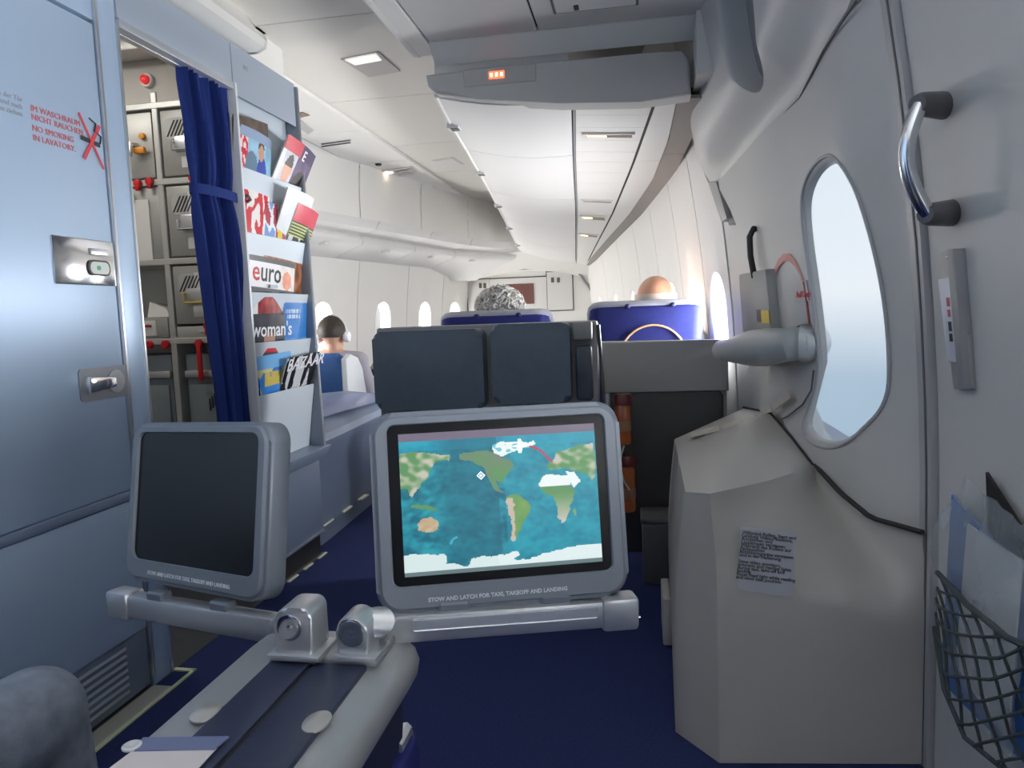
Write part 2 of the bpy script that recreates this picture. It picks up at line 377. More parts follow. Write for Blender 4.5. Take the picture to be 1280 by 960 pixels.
# indicator plate
p0, p1 = at(63, 298, X=XW), at(140, 360, X=XW)
ip = obj('indicator_plate', MB().box((XW-.001, p0.y, 1.165), (XW+.004, 1.793, 1.285), .003), steel, dr)
obj('indicator_bar', MB().box((XW+.004, 1.70, 1.245), (XW+.008, 1.765, 1.262), .002), alu, ip)
fr = [(y-1.73, z-1.205) for y, z in capsule(1.73, 1.205, .001, .001)]
def wplate(y0, y1, z0, z1, x0, x1, r): return MB().prism(rrect(y1-y0, z1-z0, r), x0, x1, Matrix(((0, 0, 1, XW), (1, 0, 0, (y0+y1)/2), (0, 1, 0, (z0+z1)/2), (0, 0, 0, 1))))
obj('indicator_frame', wplate(1.688, 1.768, 1.190, 1.232, .003, .008, .018), black, ip)
obj('indicator_window', wplate(1.694, 1.762, 1.195, 1.227, .003, .0095, .014), mat('indicator_white', (.75, .8, .76), .3), ip)
obj('vacant_mark', wplate(1.716, 1.730, 1.205, 1.217, .004, .0102, .005), mat('vacant_green', (.05, .45, .22), .4), ip)
# latch handle, recess plate
hp_ = obj('latch_plate', wplate(1.625, 1.812, .862, .948, -.001, .004, .012), mat('latch_plate_grey', (.30, .31, .34), .4, .4), dr)
obj('latch_disc', wplate(1.722, 1.785, .874, .937, .003, .008, .0315), mat('latch_disc_grey', (.5, .51, .53), .35, .5), hp_)
obj('latch_handle', MB().hexa([(XW+.004, 1.64, .880), (XW+.024, 1.64, .884), (XW+.016, 1.745, .892), (XW+.004, 1.745, .889), (XW+.004, 1.64, .930), (XW+.024, 1.64, .926), (XW+.016, 1.745, .918), (XW+.004, 1.745, .921)], .004), steel, hp_)
# no smoking notice
MW = lambda y, z: frame((XW+.001, y, z), (0, 1, 0), (0, 0, 1))
def wtext(s, px, py, size, m, parent, name='lettering'):
    p = at(px, py, X=XW); return obj(name, text_mb(s, MW(p.y, p.z), size), m, parent)
ink_red = mat('ink_red', (.62, .16, .17), .6); ink_grey = mat('ink_grey', (.36, .38, .42), .6); ink_black = mat('ink_black', (.03, .03, .035), .6)
wtext('IM WASCHRAUM', 38, 138, .0205, ink_red, dr); wtext('NICHT RAUCHEN.', 39, 149, .0205, ink_red, dr)
wtext('NO SMOKING', 40, 163, .0205, ink_red, dr); wtext('IN LAVATORY.', 41, 175, .0205, ink_red, dr)
for k, s_ in enumerate(('Zum Öffnen der Tür', 'drücken und nach', 'außen ziehen')):
    p = at(28, 128+k*9, X=XW); obj('lettering', text_mb(s_, MW(p.y, p.z), .017, align='RIGHT'), ink_grey, dr)
sg = at(114, 177, X=XW)
def bar(y0, z0, y1, z1, w_, x0=.001, x1=.002):
    a, b = V((0, y0, z0)), V((0, y1, z1)); d_ = (b-a).normalized(); nrm = V((0, -d_.z, d_.y))*w_/2
    q = [a-nrm, b-nrm, b+nrm, a+nrm]
    return MB().hexa([(XW+x0, p.y, p.z) for p in q]+[(XW+x1, p.y, p.z) for p in q])
sy, sz = sg.y, sg.z
sym = obj('no_smoking_symbol', bar(sy-.038, sz+.003, sy+.030, sz-.004, .012), ink_black, dr)
obj('symbol_smoke', MB().tube([(XW+.002, sy+.03, sz), (XW+.002, sy+.036, sz+.02), (XW+.002, sy+.012, sz+.03), (XW+.002, sy+.02, sz+.05), (XW+.002, sy-.002, sz+.06)], .002, 6), ink_black, sym)
obj('symbol_cross', bar(sy-.038, sz+.065, sy+.036, sz-.065, .006, .002, .003), mat('sign_red', (.72, .05, .07), .5), sym)
obj('symbol_cross', bar(sy-.033, sz-.050, sy+.033, sz+.048, .010, .002, .0032), MATS['sign_red'], sym)
# head over galley opening, cornice
hd = sthing('trim_2', 'blue-grey head panel and white cornice over the galley opening', 'trim', (XW, 2.4, 1.9))
obj('head_panel', MB().box((XW-.05, 1.893, 1.917), (XW, 2.972, 2.055), .002), mat('head_panel_blue', (.40, .46, .55), .4, .15), hd)
obj('edge_strip', MB().box((XW-.05, 1.893, 1.888), (XW+.008, 2.475, 1.914), .003), lavm2, hd)
def corn(u, v):
    pr_ = [(XW-.05, 2.06), (XW+.03, 2.06), (XW+.062, 2.075), (XW+.07, 2.10), (XW+.06, 2.125), (XW+.03, 2.14), (XW+.0, 2.2), (XW-.1, 2.2)]
    t = v*(len(pr_)-1); i = min(int(t), len(pr_)-2); f_ = t-i
    return V((pr_[i][0]*(1-f_)+pr_[i+1][0]*f_, -3+u*(2.62+3), pr_[i][1]*(1-f_)+pr_[i+1][1]*f_))
obj('infill', MB().box((XW-.06, 2.62, 2.055), (XW-.045, 2.975, ZC)), white, hd)
c_ = MB().grid(corn, 1, 14); obj('cornice', c_, white, hd)
obj('cornice_end', MB().prism([(XW-.05, 2.06), (XW+.03, 2.06), (XW+.062, 2.075), (XW+.07, 2.10), (XW+.06, 2.125), (XW+.03, 2.14), (XW, 2.2), (XW-.05, 2.2)], 0, .02, Matrix(((1, 0, 0, 0), (0, 0, 1, 2.61), (0, 1, 0, 0), (0, 0, 0, 1)))), white, hd)
# threshold strips on the floor
th = sthing('trim_3', 'pale metal threshold with luminous strip along the lavatory door', 'trim', (-1.38, 1.5, 0))
obj('threshold', MB().box((XW+.001, .9, 0), (-1.362, 1.80, .006), .002, 1), mat('threshold_beige', (.46, .46, .40), .45, .3), th)
obj('luminous_strip', MB().box((-1.360, .9, 0), (-1.349, 1.90, .006), .001, 1), mat('luminous_strip', (.60, .66, .42), .5), th)
obj('threshold_end', MB().box((XW-.0, 1.89, 0), (-1.349, 1.905, .006), .001, 1), MATS['luminous_strip'], th)
# ------------------------------------------------------------------ door area on the right
door = sthing('door_2', 'grey cabin door with oval window, lever handle and slide bustle', 'door', (.45, 2.2, 0))
def ddoor(y, z): return .055*smooth01((y-1.69)/.20)*(1-.55*smooth01((z-1.42)/.25))
win_px = [(1038, 198), (1022, 208), (1010, 228), (1004, 255), (1008, 300), (1016, 355), (1023, 410), (1027, 457), (1020, 492), (1008, 520), (1007, 538), (1018, 551), (1040, 557), (1065, 548), (1085, 525), (1096, 495), (1096, 450), (1092, 390), (1085, 335), (1076, 285), (1067, 245), (1058, 220), (1049, 205)]
inner = [(p.y, p.z) for p in [onwall(*q, .05) for q in win_px]]
def sm_loop(pts, it=2):
    for _ in range(it):
        n_ = len(pts); pts = [x_ for i in range(n_) for x_ in ((.75*pts[i][0]+.25*pts[(i+1) % n_][0], .75*pts[i][1]+.25*pts[(i+1) % n_][1]), (.25*pts[i][0]+.75*pts[(i+1) % n_][0], .25*pts[i][1]+.75*pts[(i+1) % n_][1]))]
    return pts
inner = sm_loop(inner, 3)
outer_px = [(905, 228), (960, 163), (1000, 122), (1030, 62), (1052, 28), (1070, 2)]
far_px = [(985, 514), (968, 440), (948, 330), (922, 262)]
outl = [(p.y, p.z) for p in [onwall(*q, .02) for q in outer_px]] + [(1.74, 1.735), (1.705, 1.70), (1.70, 1.3), (1.70, .9), (1.70, .53), (1.84, .50), (2.14, .545), (2.3, .61)] + [(p.y, p.z) for p in [onwall(*q, .03) for q in far_px]]
mbp, pr = holed(SR, outl, inner, ddoor, reveal=.022, rim=.016, rings=12, n=180, edge=.05)
bkm, _ = holed(SR, rect(1.60, 3.08, 0, ZT), [(2.2+(p[0]-2.2)*.93, 1.1+(p[1]-1.1)*.93) for p in outl], lambda y, z: -.03, reveal=.01, rim=.01, n=100, edge=.01)  # added sheet behind the door lining, keeps sky light out of the seams
dp = obj('door_panel', mbp, greyl, door, 50); obj('leak_backing', bkm, greyl, door); disc('window_pane', pr, frost, dp)
# rim bead around window
_c = (sum(p[0] for p in inner)/len(inner), sum(p[1] for p in inner)/len(inner))
obj('window_bead', MB().tube([SR(_c[0]+(p[0]-_c[0])*1.03, _c[1]+(p[1]-_c[1])*1.03, ddoor(*p)-.001) for p in inner[::2]], .005, 8, True), mat('bead_grey', (.42, .42, .43), .4), dp)
# fixed lining above the door, with deep oval light recess
def seam_z(y): 
    q_ = sorted([(p.y, p.z) for p in [onwall(*q, .02) for q in outer_px]]+[(1.66, 1.745), (1.74, 1.735)]); q_.append((q_[-1][0]+.3, q_[-1][1]-.06))
    return float(np.interp(y, [p[0] for p in q_], [p[1] for p in q_]))
def dup(y, z): return .022+.085*smooth01((z-seam_z(y)-.005)/.17)*smooth01((3.25-y)/.5)*smooth01((y-1.66)/.25)
up = sthing('trim_4', 'grey moulded lining with oval light recess above the cabin door', 'lining', (.3, 2.4, 1.6))
ou = [(1.66, ZT), (1.66, 1.79)]+[(y, seam_z(y)+.006) for y in (1.74, 1.81, 1.9, 1.99, 2.08, 2.16, 2.3, 2.42, 2.66, 2.91)]+[(3.0, seam_z(3.0)), (3.0, 1.75), (3.0, 2.0), (3.0, ZT), (2.6, ZT), (2.1, ZT)]
rec = sm_loop([(p.y, p.z) for p in [onwall(*q, .105) for q in [(890, -55), (896, 0), (903, 50), (912, 90), (920, 112), (927, 118), (935, 106), (942, 80), (944, 50), (940, 0), (933, -55), (915, -80)]]], 2)
mbp, pr = holed(SR, ou, rec, dup, reveal=.085, rim=.012, rings=12, n=100, edge=.13)
obj('joint_strip', MB().tube([onwall(*q, .030) for q in outer_px], .0032, 6), seam, up); obj('lining', mbp, greyl, up, 50); disc('recess_back', pr, mat('recess_grey', (.30, .30, .30), .5), up)
obj('end_cap', MB().loft([[SR(3.0, z, dup(3.0, z)-e_) for z in [seam_z(3.0)+k*.1 for k in range(9)]] for e_ in (0, .05, .14)], False), greyl, up)
# frame strip forward of the door
obj('jamb_lining', plain(SR, 2.40, 3.015, 0, 1.56, lambda y, z: -.004, 5, 12), greyl, up)
struct('trim_5', plain(SR, 1.648, 1.694, 0, ZT, lambda y, z: .012, 1), mat('jamb_strip', (.46, .46, .46), .4, .1), 'narrow grey strip edging the sidewall beside the cabin door', 'trim')
struct('trim_6', plain(SR, 1.662, 1.668, 0, ZT, lambda y, z: .014, 1), seam, 'dark rubber seal line running up the door jamb', 'trim')
# upper slot (dark pocket) and its tongue on the jamb
def wallbox(pxs, off0, off1, bev=.003):
    a = [onwall(*q, off0) for q in pxs]; b = [onwall(*q, off0) + V((-(off1-off0), 0, 0)) for q in pxs]
    return MB().hexa(a+b, bev)
pk = obj('latch_pocket', wallbox([(913, 226), (929, 226), (942, 276), (925, 281)], .0, .04, .002), mat('pocket_dark', (.10, .10, .10), .5), up)
obj('latch_tongue', wallbox([(903, 226), (914, 226), (928, 272), (921, 277)], .0, .055, .002), mat('tongue_grey', (.38, .38, .37), .4), pk)
# assist handle on jamb
gh = obj('grab_handle', MB().tube([onwall(*q, o_) for q, o_ in zip([(957, 289), (942, 286), (937, 296), (938, 320), (943, 346), (949, 354), (960, 352)], (.0, .065, .078, .078, .078, .065, .0))], .010, 10), black, door)
# slide bustle
A = at(888, 617, Y=1.63); Bc = at(857, 615, Y=1.75)
def T(u):
    pts = [A, at(960, 601, Y=1.86), SR(2.14, .585, .056), SR(1.97, .545, .058), SR(1.83, .520, .05), SR(1.67, .535, .018)]
    tt = [0, .36, .6, .73, .84, 1]
    for i in range(5):
        if u <= tt[i+1]+1e-9:
            f_ = (u-tt[i])/(tt[i+1]-tt[i]); return pts[i].lerp(pts[i+1], f_)
    return pts[-1]
def mainf(u, v):
    b = V((.165+(.625-.165)*u, 1.615+.05*u, .004)); t = T(u)
    k = smooth01((v-.62)/.38)**1.5
    return V((b.x+(t.x-b.x)*(k*.8+.2*v), b.y+(t.y-b.y)*k, b.z+(t.z-b.z)*v))
bu = obj('slide_bustle', MB(), greyl2, door)
mb = MB(); mb.grid(mainf, 30, 24)
cf0, cf1 = V((.072, 1.73, .004)), V((.10, 2.74, .004))
def cham(u, v):
    a = mainf(0, v); b = cf0.lerp(Bc, v) + V((-.012*math.sin(math.pi*v), 0, 0)); return a.lerp(b, u)
mb.grid(cham, 3, 24)
ctop = at(843, 549, Y=2.66)
def inb(u, v):
    a = cf0.lerp(Bc, v) + V((-.012*math.sin(math.pi*v), 0, 0)); b = cf1.lerp(ctop, v) + V((-.012*math.sin(math.pi*v), 0, 0)); return a.lerp(b, u)
mb.grid(inb, 10, 24)
wtop = [SR(2.14, .585, .056), SR(2.30, .64, .056), SR(2.48, .685, .05), SR(2.72, .665, .02), SR(2.86, .655, .02)]
def topf(u, v):
    i = min(int(u*4), 3); f_ = u*4-i; wv = wtop[i].lerp(wtop[i+1], f_)
    lft = Bc.lerp(ctop, u) if u > 0 else Bc
    base = lft.lerp(wv, v)
    fr_ = Bc.lerp(A, v*7) if v < 1/7-1e-6 else T(.6*(v-1/7)*7/6); b0 = Bc.lerp(wtop[0], v)
    return base + (fr_-b0)*max(0, 1-u*2.2)**2 + V((0, 0, .012*math.sin(math.pi*v)*math.sin(math.pi*u)))
mb.grid(topf, 16, 21)
fw = lambda u, v: cf1.lerp(ctop, v).lerp(SR(2.86, .004+.65*v, .0), u)
mb.grid(fw, 6, 10)
bmesh.ops.remove_doubles(mb.bm, verts=mb.bm.verts[:], dist=.004)
bmesh.ops.transform(mb.bm, matrix=Matrix.Translation(-V(ORG[door.name])), verts=mb.bm.verts[:])
bmesh.ops.recalc_face_normals(mb.bm, faces=mb.bm.faces[:])
for f in mb.bm.faces: f.smooth = True
for ed in mb.bm.edges:
    if len(ed.link_faces) == 2 and ed.calc_face_angle(0) > math.radians(48): ed.smooth = False
mb.bm.to_mesh(bu.data)
# gap line between bustle and door lining
obj('bustle_gap', MB().tube([T(.6+.4*k/14)+(EYE-T(.6+.4*k/14)).normalized()*.012+V((0, 0, .004)) for k in range(15)], [.003]+[.0065]*14, 6), dark, door)
obj('bustle_gap', MB().tube([w_+V((-.004, 0, .003)) for w_ in wtop], .004, 6), dark, door)
obj('bustle_foot', MB().box((.058, 2.18, .01), (.085, 2.36, .16), .006), greyl2, bu)
# placard on the bustle
def on_main(px, py):
    r = ray(px, py); lo_, hi_ = .5, 4
    best = None
    for k in range(400):
        t = 1.2+k*.003; p = EYE+r*t
        y_ = 1.615+.05*(p.x-.165)/.46
        if p.y > y_: best = p; break
    return best
q = [on_main(*p) for p in ((921, 736), (991, 746), (995, 665), (925, 657))]
obj('placard', MB().hexa([p+V((0, -.004, 0)) for p in q]+[p+V((0, -.0045, 0)) for p in q]), mat('placard_paper', (.46, .48, .52), .5), bu)
Mq = frame(q[3]+V((0, -.0055, 0)), q[2]-q[3], q[3]-q[0])
lines = ['Während Rollen, Start und', 'Landung Video-Monitore,', 'Armlehnen und', 'Leselampen verstauen.', 'Während des Rollens zur', 'Parkposition', 'Bildschirmgeräte verstauen', 'und in der Halterung.', '', 'Stow video monitors,', 'armrests and reading lights', 'during taxi, take-off and', 'landing.', 'Reset read light while reading', 'and stow seat position.']
hq = (q[3]-q[0]).length; wq = (q[2]-q[3]).length
for k, s_ in enumerate(lines):
    if s_: obj('lettering', text_mb(s_, Mq @ Matrix.Translation((.006, -.016-k*(hq-.035)/15, 0)), .0108), ink_black, bu)
# lever handle
lv = [((1009, 429), .06, .044), ((1000, 429), .085, .046), ((994, 430), .095, .048), ((985, 431), .105, .047), ((974, 432), .115, .052), ((958, 434), .125, .058), ((942, 435), .13, .058), ((925, 437), .135, .048), ((912, 438), .14, .040), ((903, 438), .142, .038), ((899, 438), .142, .020)]
obj('lever_handle', MB().tube([onwall(*p, o_) for p, o_, r in lv], [r for p, o_, r in lv], 20), mat('lever_grey', (.42, .45, .45), .35), door)
obj('handle_boss', MB().tube([onwall(1014, 428, .03), onwall(1008, 429, .07), onwall(1000, 429, .085), onwall(999, 429, .087)], [.055, .055, .052, .047], 20), mat('boss_silver', (.5, .5, .5), .35, .5), door)
# handle cover box
cv = obj('handle_cover', wallbox([(952, 415), (992, 413), (983, 335), (947, 342)], .02, .085, .008), mat('cover_grey', (.36, .36, .34), .45), door)
obj('cover_label', wallbox([(952, 404), (962, 404), (961, 388), (951, 388)], .087, .0885, 0), mat('label_yellow', (.75, .55, .05), .5), cv)
obj('cover_label', wallbox([(947, 402), (952, 403), (951, 387), (946, 387)], .088, .0895, 0), black, cv)
arc = [onwall(*p, .056) for p in [(969, 334), (973, 324), (980, 317), (987, 317), (994, 324), (1000, 336), (1005, 352)]]
obj('open_arrow', MB().loft([[p+V((-.001, 0, 0)), p+V((-.001, .0, -.016-.012*(1-k/6)))] for k, p in enumerate(arc)], False), mat('arrow_red', (.72, .30, .26), .5), door)
obj('open_line', MB().tube([onwall(*p, .057) for p in [(1005, 352), (1009, 380), (1012, 405), (1013, 425)]], .0035, 6), mat('line_red', (.40, .08, .08), .5), door)
obj('open_tab', wallbox([(994, 378), (1012, 376), (1009, 350), (992, 353)], .056, .058, 0), mat('tab_white', (.62, .58, .56), .5), door)
pa = onwall(995, 372, .061); pb = onwall(1011, 370, .061)
obj('lettering', text_mb('Auf/Open', frame(pa, SR(pa.y-.2, pa.z)-SR(pa.y, pa.z)+V((0, 0, .0)), (0, 0, 1)), .026), MATS['sign_red'], door)
# instruction strips on bustle top and lower door
def strip(pxs, Z, m, name, parent, dz=.002):
    q_ = [at(*p, Z=Z) for p in pxs]; return obj(name, MB().hexa(q_+[p+V((0, 0, dz)) for p in q_]), m, parent)
tapem = mat('worn_tape', (.60, .56, .48), .6, 0, 40, .25)
def on_top(px, py, dz=.006):
    r = ray(px, py); best = None
    for k in range(900):
        p = EYE+r*(1.3+k*.002)
        u_ = (p.y-1.75)/.95; l_ = Bc.lerp(ctop, max(0, min(1, u_))); wv = V((Wr(p.y)-.02, p.y, float(np.interp(p.y, [2.14, 2.30, 2.48, 2.72, 2.86], [.585, .64, .685, .665, .655]))))
        zz = l_.z+(wv.z-l_.z)*max(0, min(1, (p.x-l_.x)/(wv.x-l_.x)))+.012
        if p.z <= zz+dz: return p
    return EYE+r*2.2
for a_ in ([(863, 547), (900, 539), (898, 533), (862, 541)], [(904, 539), (925, 533), (922, 526), (902, 532)], [(929, 531), (948, 525), (944, 519), (926, 525)]):
    q_ = [on_top(*p) for p in a_]; obj('tape', MB().hexa(q_+[p+V((0, 0, .002)) for p in q_]), tapem, bu)
for a_ in ([(953, 519), (966, 514), (962, 506), (950, 512)], [(970, 512), (988, 498), (986, 489), (967, 503)]):
    q_ = [onwall(*p, .075) for p in a_]; obj('tape', MB().hexa(q_+[p+V((-.002, 0, 0)) for p in q_]), tapem, door)
obj('flap_edge', MB().tube([onwall(*p, .062) for p in [(1017, 463), (1014, 488), (1003, 506), (985, 520), (976, 524)]], .0025, 6), seam, door)
# ================================================================== OVERHEAD BINS, right row
bY = [2.65, 3.4, 4.4, 5.4, 6.5, 7.7]
def interp(y, ys, xs): return float(np.interp(y, ys, xs))
def zbl(y): return 1.845-(y-2.6)*.028
def zbm(y): return 1.80-(y-2.6)*.047
def zbr(y): return 1.775-(y-2.6)*.048
xl = lambda y: interp(y, [2.5, 2.95, 3.37, 4.39, 5.57, 7.7, 8], [-.70, -.75, -.785, -.88, -1.0, -1.23, -1.27])
xm = lambda y: interp(y, [2.65, 3.48, 4.67, 7.84], [-.21, -.28, -.37, -.64])
xd = lambda y: interp(y, [2.6, 3.59, 4.85, 6.37, 8], [.085, -.01, -.15, -.35, -.56])
xe = lambda y: interp(y, [2.6, 3.16, 3.89, 4.91, 5.94, 7.31, 8], [.15, .14, .09, -.05, -.235, -.47, -.59])
xr = lambda y: interp(y, [2.6, 3.16, 3.89, 4.91, 5.94, 7.31, 8], [.215, .205, .16, .02, -.17, -.42, -.55])
binm = mat('bin_white', (.76, .755, .74), .42, 0, 3, .02)
ends = ['next to the doorway end cap', 'second along from the end cap', 'third along from the end cap', 'fourth along from the end cap', 'nearest the nose bulkhead']
def sheet(x0f, x1f, z0f, z1f, y0, y1, n=4, t=.012, drop=0.0, nx=4):
    mb = MB()
    def f(u, v):
        y = y0+(y1-y0)*v; a, b = x0f(y), x1f(y); za, zb = z0f(y), z1f(y)
        return V((a+(b-a)*u, y, za+(zb-za)*u-drop*math.sin(math.pi*u)))
    mb.grid(f, nx, n); g = mb.bm
    bmesh.ops.recalc_face_normals(g, faces=g.faces[:])
    r = bmesh.ops.extrude_face_region(g, geom=g.faces[:])
    for v in r['geom']:
        if isinstance(v, bmesh.types.BMVert): v.co.z += t
    return mb
for i, (a, b) in enumerate(zip(bY, bY[1:])):
    a_, b_ = a+.003, b-.003; yc = (a+b)/2
    t = thing('overhead_bin', 'white overhead bin over the door side seats, '+ends[i], 'overhead bin', ((xl(yc)+xm(yc))/2, yc, zbl(yc)), 'overhead bins over the door side')
    mb = MB()
    def dsec(y):
        x0, x1, z0, z1 = xl(y), xm(y)-.008, zbl(y), zbm(y)
        pts = [(x0+.004, z0+.22), (x0, z0+.03), (x0+.006, z0+.010), (x0+.02, z0)]
        for k in range(1, 7): pts.append((x0+.02+(x1-x0-.02)*k/6, z0+(z1-z0)*k/6-.022*math.sin(math.pi*k/6)))
        pts += [(x1, z1+.02), (x1-.01, z1+.2)]
        return [V((p[0], y, p[1])) for p in pts]
    n_ = 4
    mb.loft([dsec(a_+(b_-a_)*k/n_) for k in range(n_+1)])
    d_ = obj('door', mb, binm, t)
    obj('edge_trim', MB().tube([V((xl(y)+.004, y, zbl(y)+.012)) for y in [a_+(b_-a_)*k/4 for k in range(5)]], .009, 8), white, t)
    ly = yc; lx = xl(ly)
    lt = obj('latch', MB().box((lx-.008, ly-.04, zbl(ly)-.010), (lx+.042, ly+.02, zbl(ly)+.012), .003), mat('latch_light', (.7, .7, .68), .35), t)
    obj('latch_cup', MB().box((lx+.004, ly-.034, zbl(ly)-.0125), (lx+.038, ly+.010, zbl(ly)-.009), .001, 1), mat('latch_cup', (.10, .10, .10), .5), lt)
# passenger service strip between bins and wall
ps = sthing('trim_7', 'long white strip of service panels and lights between bins and sidewall', 'service strip', (-.1, 4, 1.7))
ysP = [2.66, 2.74, 2.82, 2.98, 3.16, 3.34, 3.52, 3.72, 3.95, 4.2, 4.5, 4.8, 5.2, 5.6, 6.1, 6.6, 7.2, 7.75]
for a, b in zip(ysP, ysP[1:]): obj('panel', sheet(lambda y: xm(y)+.008, lambda y: xd(y)-.008, zbm, lambda y: zbr(y)+.004, a+.0015, b-.0015, 1, .01, 0, 1), white, ps)
obj('rail', sheet(lambda y: xm(y)-.003, lambda y: xm(y)+.006, lambda y: zbm(y)-.001, lambda y: zbm(y)-.001, 2.66, 7.75, 12, .02), mat('rail_grey', (.35, .35, .36), .4, .3), ps)
obj('groove', sheet(lambda y: xd(y)-.006, lambda y: xd(y)+.004, lambda y: zbr(y)+.006, lambda y: zbr(y)+.006, 2.66, 7.75, 12, .02), dark, ps)
for a, b in zip([2.66, 3.5, 4.6, 5.9], [3.5, 4.6, 5.9, 7.75]): obj('side_panel', sheet(lambda y: xd(y)+.004, xe, lambda y: zbr(y)+.002, zbr, a+.002, b-.002, 6, .012), white, ps)
obj('joint_backing', sheet(lambda y: xl(y)+.05, xr, lambda y: zbl(y)+.03, lambda y: zbr(y)+.03, 2.68, 7.9, 12, .01), seam, ps)
for a, b in zip([2.66, 3.4, 4.2, 5.0, 6.0], [3.4, 4.2, 5.0, 6.0, 7.75]): obj('grey_strip', sheet(lambda y: xe(y)+.003, lambda y: xr(y)+.03, lambda y: zbr(y)+.004, lambda y: zbr(y)-.004, a+.002, b-.002, 6, .012), mat('taupe_strip', (.34, .31, .28), .55), ps)
# reading lights in the strip
warm = mat('warm_lamp', (.9, .6, .3), .4, emit=(1, .62, .28), estr=4)
def psu(y, wdt, lit, lbl):
    a, b = xm(y), xd(y); zc = (zbm(y)+zbr(y))/2
    t = thing('reading_light', lbl, 'reading light', ((a+b)/2, y, zc-.01), 'reading lights in the service strip')
    xa, xb = a+(b-a)*.17, a+(b-a)*.83; za = zbm(y)+(zbr(y)-zbm(y))*.17; zb_ = zbm(y)+(zbr(y)-zbm(y))*.83
    hx = lambda e0, e1, y0, y1, dz: MB().hexa([(xa+e0, y0, za-dz), (xb+e1, y0, zb_-dz), (xb+e1, y1, zb_-dz), (xa+e0, y1, za-dz), (xa+e0, y0, za+.004), (xb+e1, y0, zb_+.004), (xb+e1, y1, zb_+.004), (xa+e0, y1, za+.004)])
    obj('frame', hx(-.012, .012, y-wdt/2-.012, y+wdt/2+.012, .006), white, t)
    obj('slot', hx(0, 0, y-wdt/2, y+wdt/2, .0075), mat('slot_brown', (.20, .12, .07), .4), t)
    m_ = xa+(xb-xa)*.45; zm_ = za+(zb_-za)*.45
    if lit: obj('lamp', MB().hexa([(xa+.004, y-wdt*.42, za-.009), (m_, y-wdt*.42, zm_-.009), (m_, y+wdt*.1, zm_-.009), (xa+.004, y+wdt*.1, za-.009), (xa+.004, y-wdt*.42, za), (m_, y-wdt*.42, zm_), (m_, y+wdt*.1, zm_), (xa+.004, y+wdt*.1, za)]), warm, t)
psu(3.07, .035, True, 'lit warm reading light in the wide service panel close to the doorway end cap')
psu(4.42, .03, False, 'unlit slim reading light slot in the service strip')
psu(4.98, .12, True, 'broad lit reading light halfway along the service strip')
psu(5.75, .10, True, 'lit reading light in the service strip near the nose')
# bin end cap facing the doorway
ec = thing('bin_end_cap', 'grey rounded end cap of the overhead bins with a small lit red sign', 'end cap', (-.2, 2.62, 1.78))
ypl = 2.60
topl = [at(*p, Y=ypl) for p in [(531, 93), (600, 87), (700, 77), (800, 67), (852, 62)]]; botl = [at(*p, Y=ypl) for p in [(545, 117), (600, 124), (700, 129), (800, 127), (864, 118)]]
ring = [p for p in topl]+[at(862, 75, Y=ypl)]+[p for p in botl[::-1]]+[at(534, 107, Y=ypl)]
mb = MB(); mb.prism([(p.x, p.z) for p in ring], 0, .09, Matrix(((1, 0, 0, 0), (0, 0, -1, ypl+.09), (0, 1, 0, 0), (0, 0, 0, 1))), .014, 3)
obj('cap', mb, mat('cap_grey', (.50, .495, .48), .42), ec)
sgn = at(621, 94, Y=ypl)
obj('sign_frame', MB().box((sgn.x-.12, ypl-.004, sgn.z-.032), (sgn.x+.14, ypl+.002, sgn.z+.026), .002, 1), mat('sign_frame_grey', (.44, .435, .42), .45), ec)
obj('lit_sign', MB().box((sgn.x-.028, ypl-.007, sgn.z-.013), (sgn.x+.028, ypl-.003, sgn.z+.013), .002, 1), mat('lit_sign', (.8, .1, .05), .4, emit=(1, .12, .05), estr=2.2), ec)
for dx in (-.018, .0, .018): obj('sign_mark', MB().box((sgn.x+dx-.004, ypl-.0082, sgn.z-.006), (sgn.x+dx+.004, ypl-.007, sgn.z+.006)), mat('sign_mark', (1, .6, .4), .4, emit=(1, .55, .35), estr=4), ec)
struct('trim_8', MB().hexa([(.205, 2.50, 1.80), (.26, 2.50, 1.80), (.26, 2.70, 1.80), (.205, 2.70, 1.80), (.205, 2.50, 2.0), (.26, 2.50, 2.0), (.26, 2.70, 2.0), (.205, 2.70, 2.0)]), cream, 'small cream filler block where end cap meets door lining', 'trim')
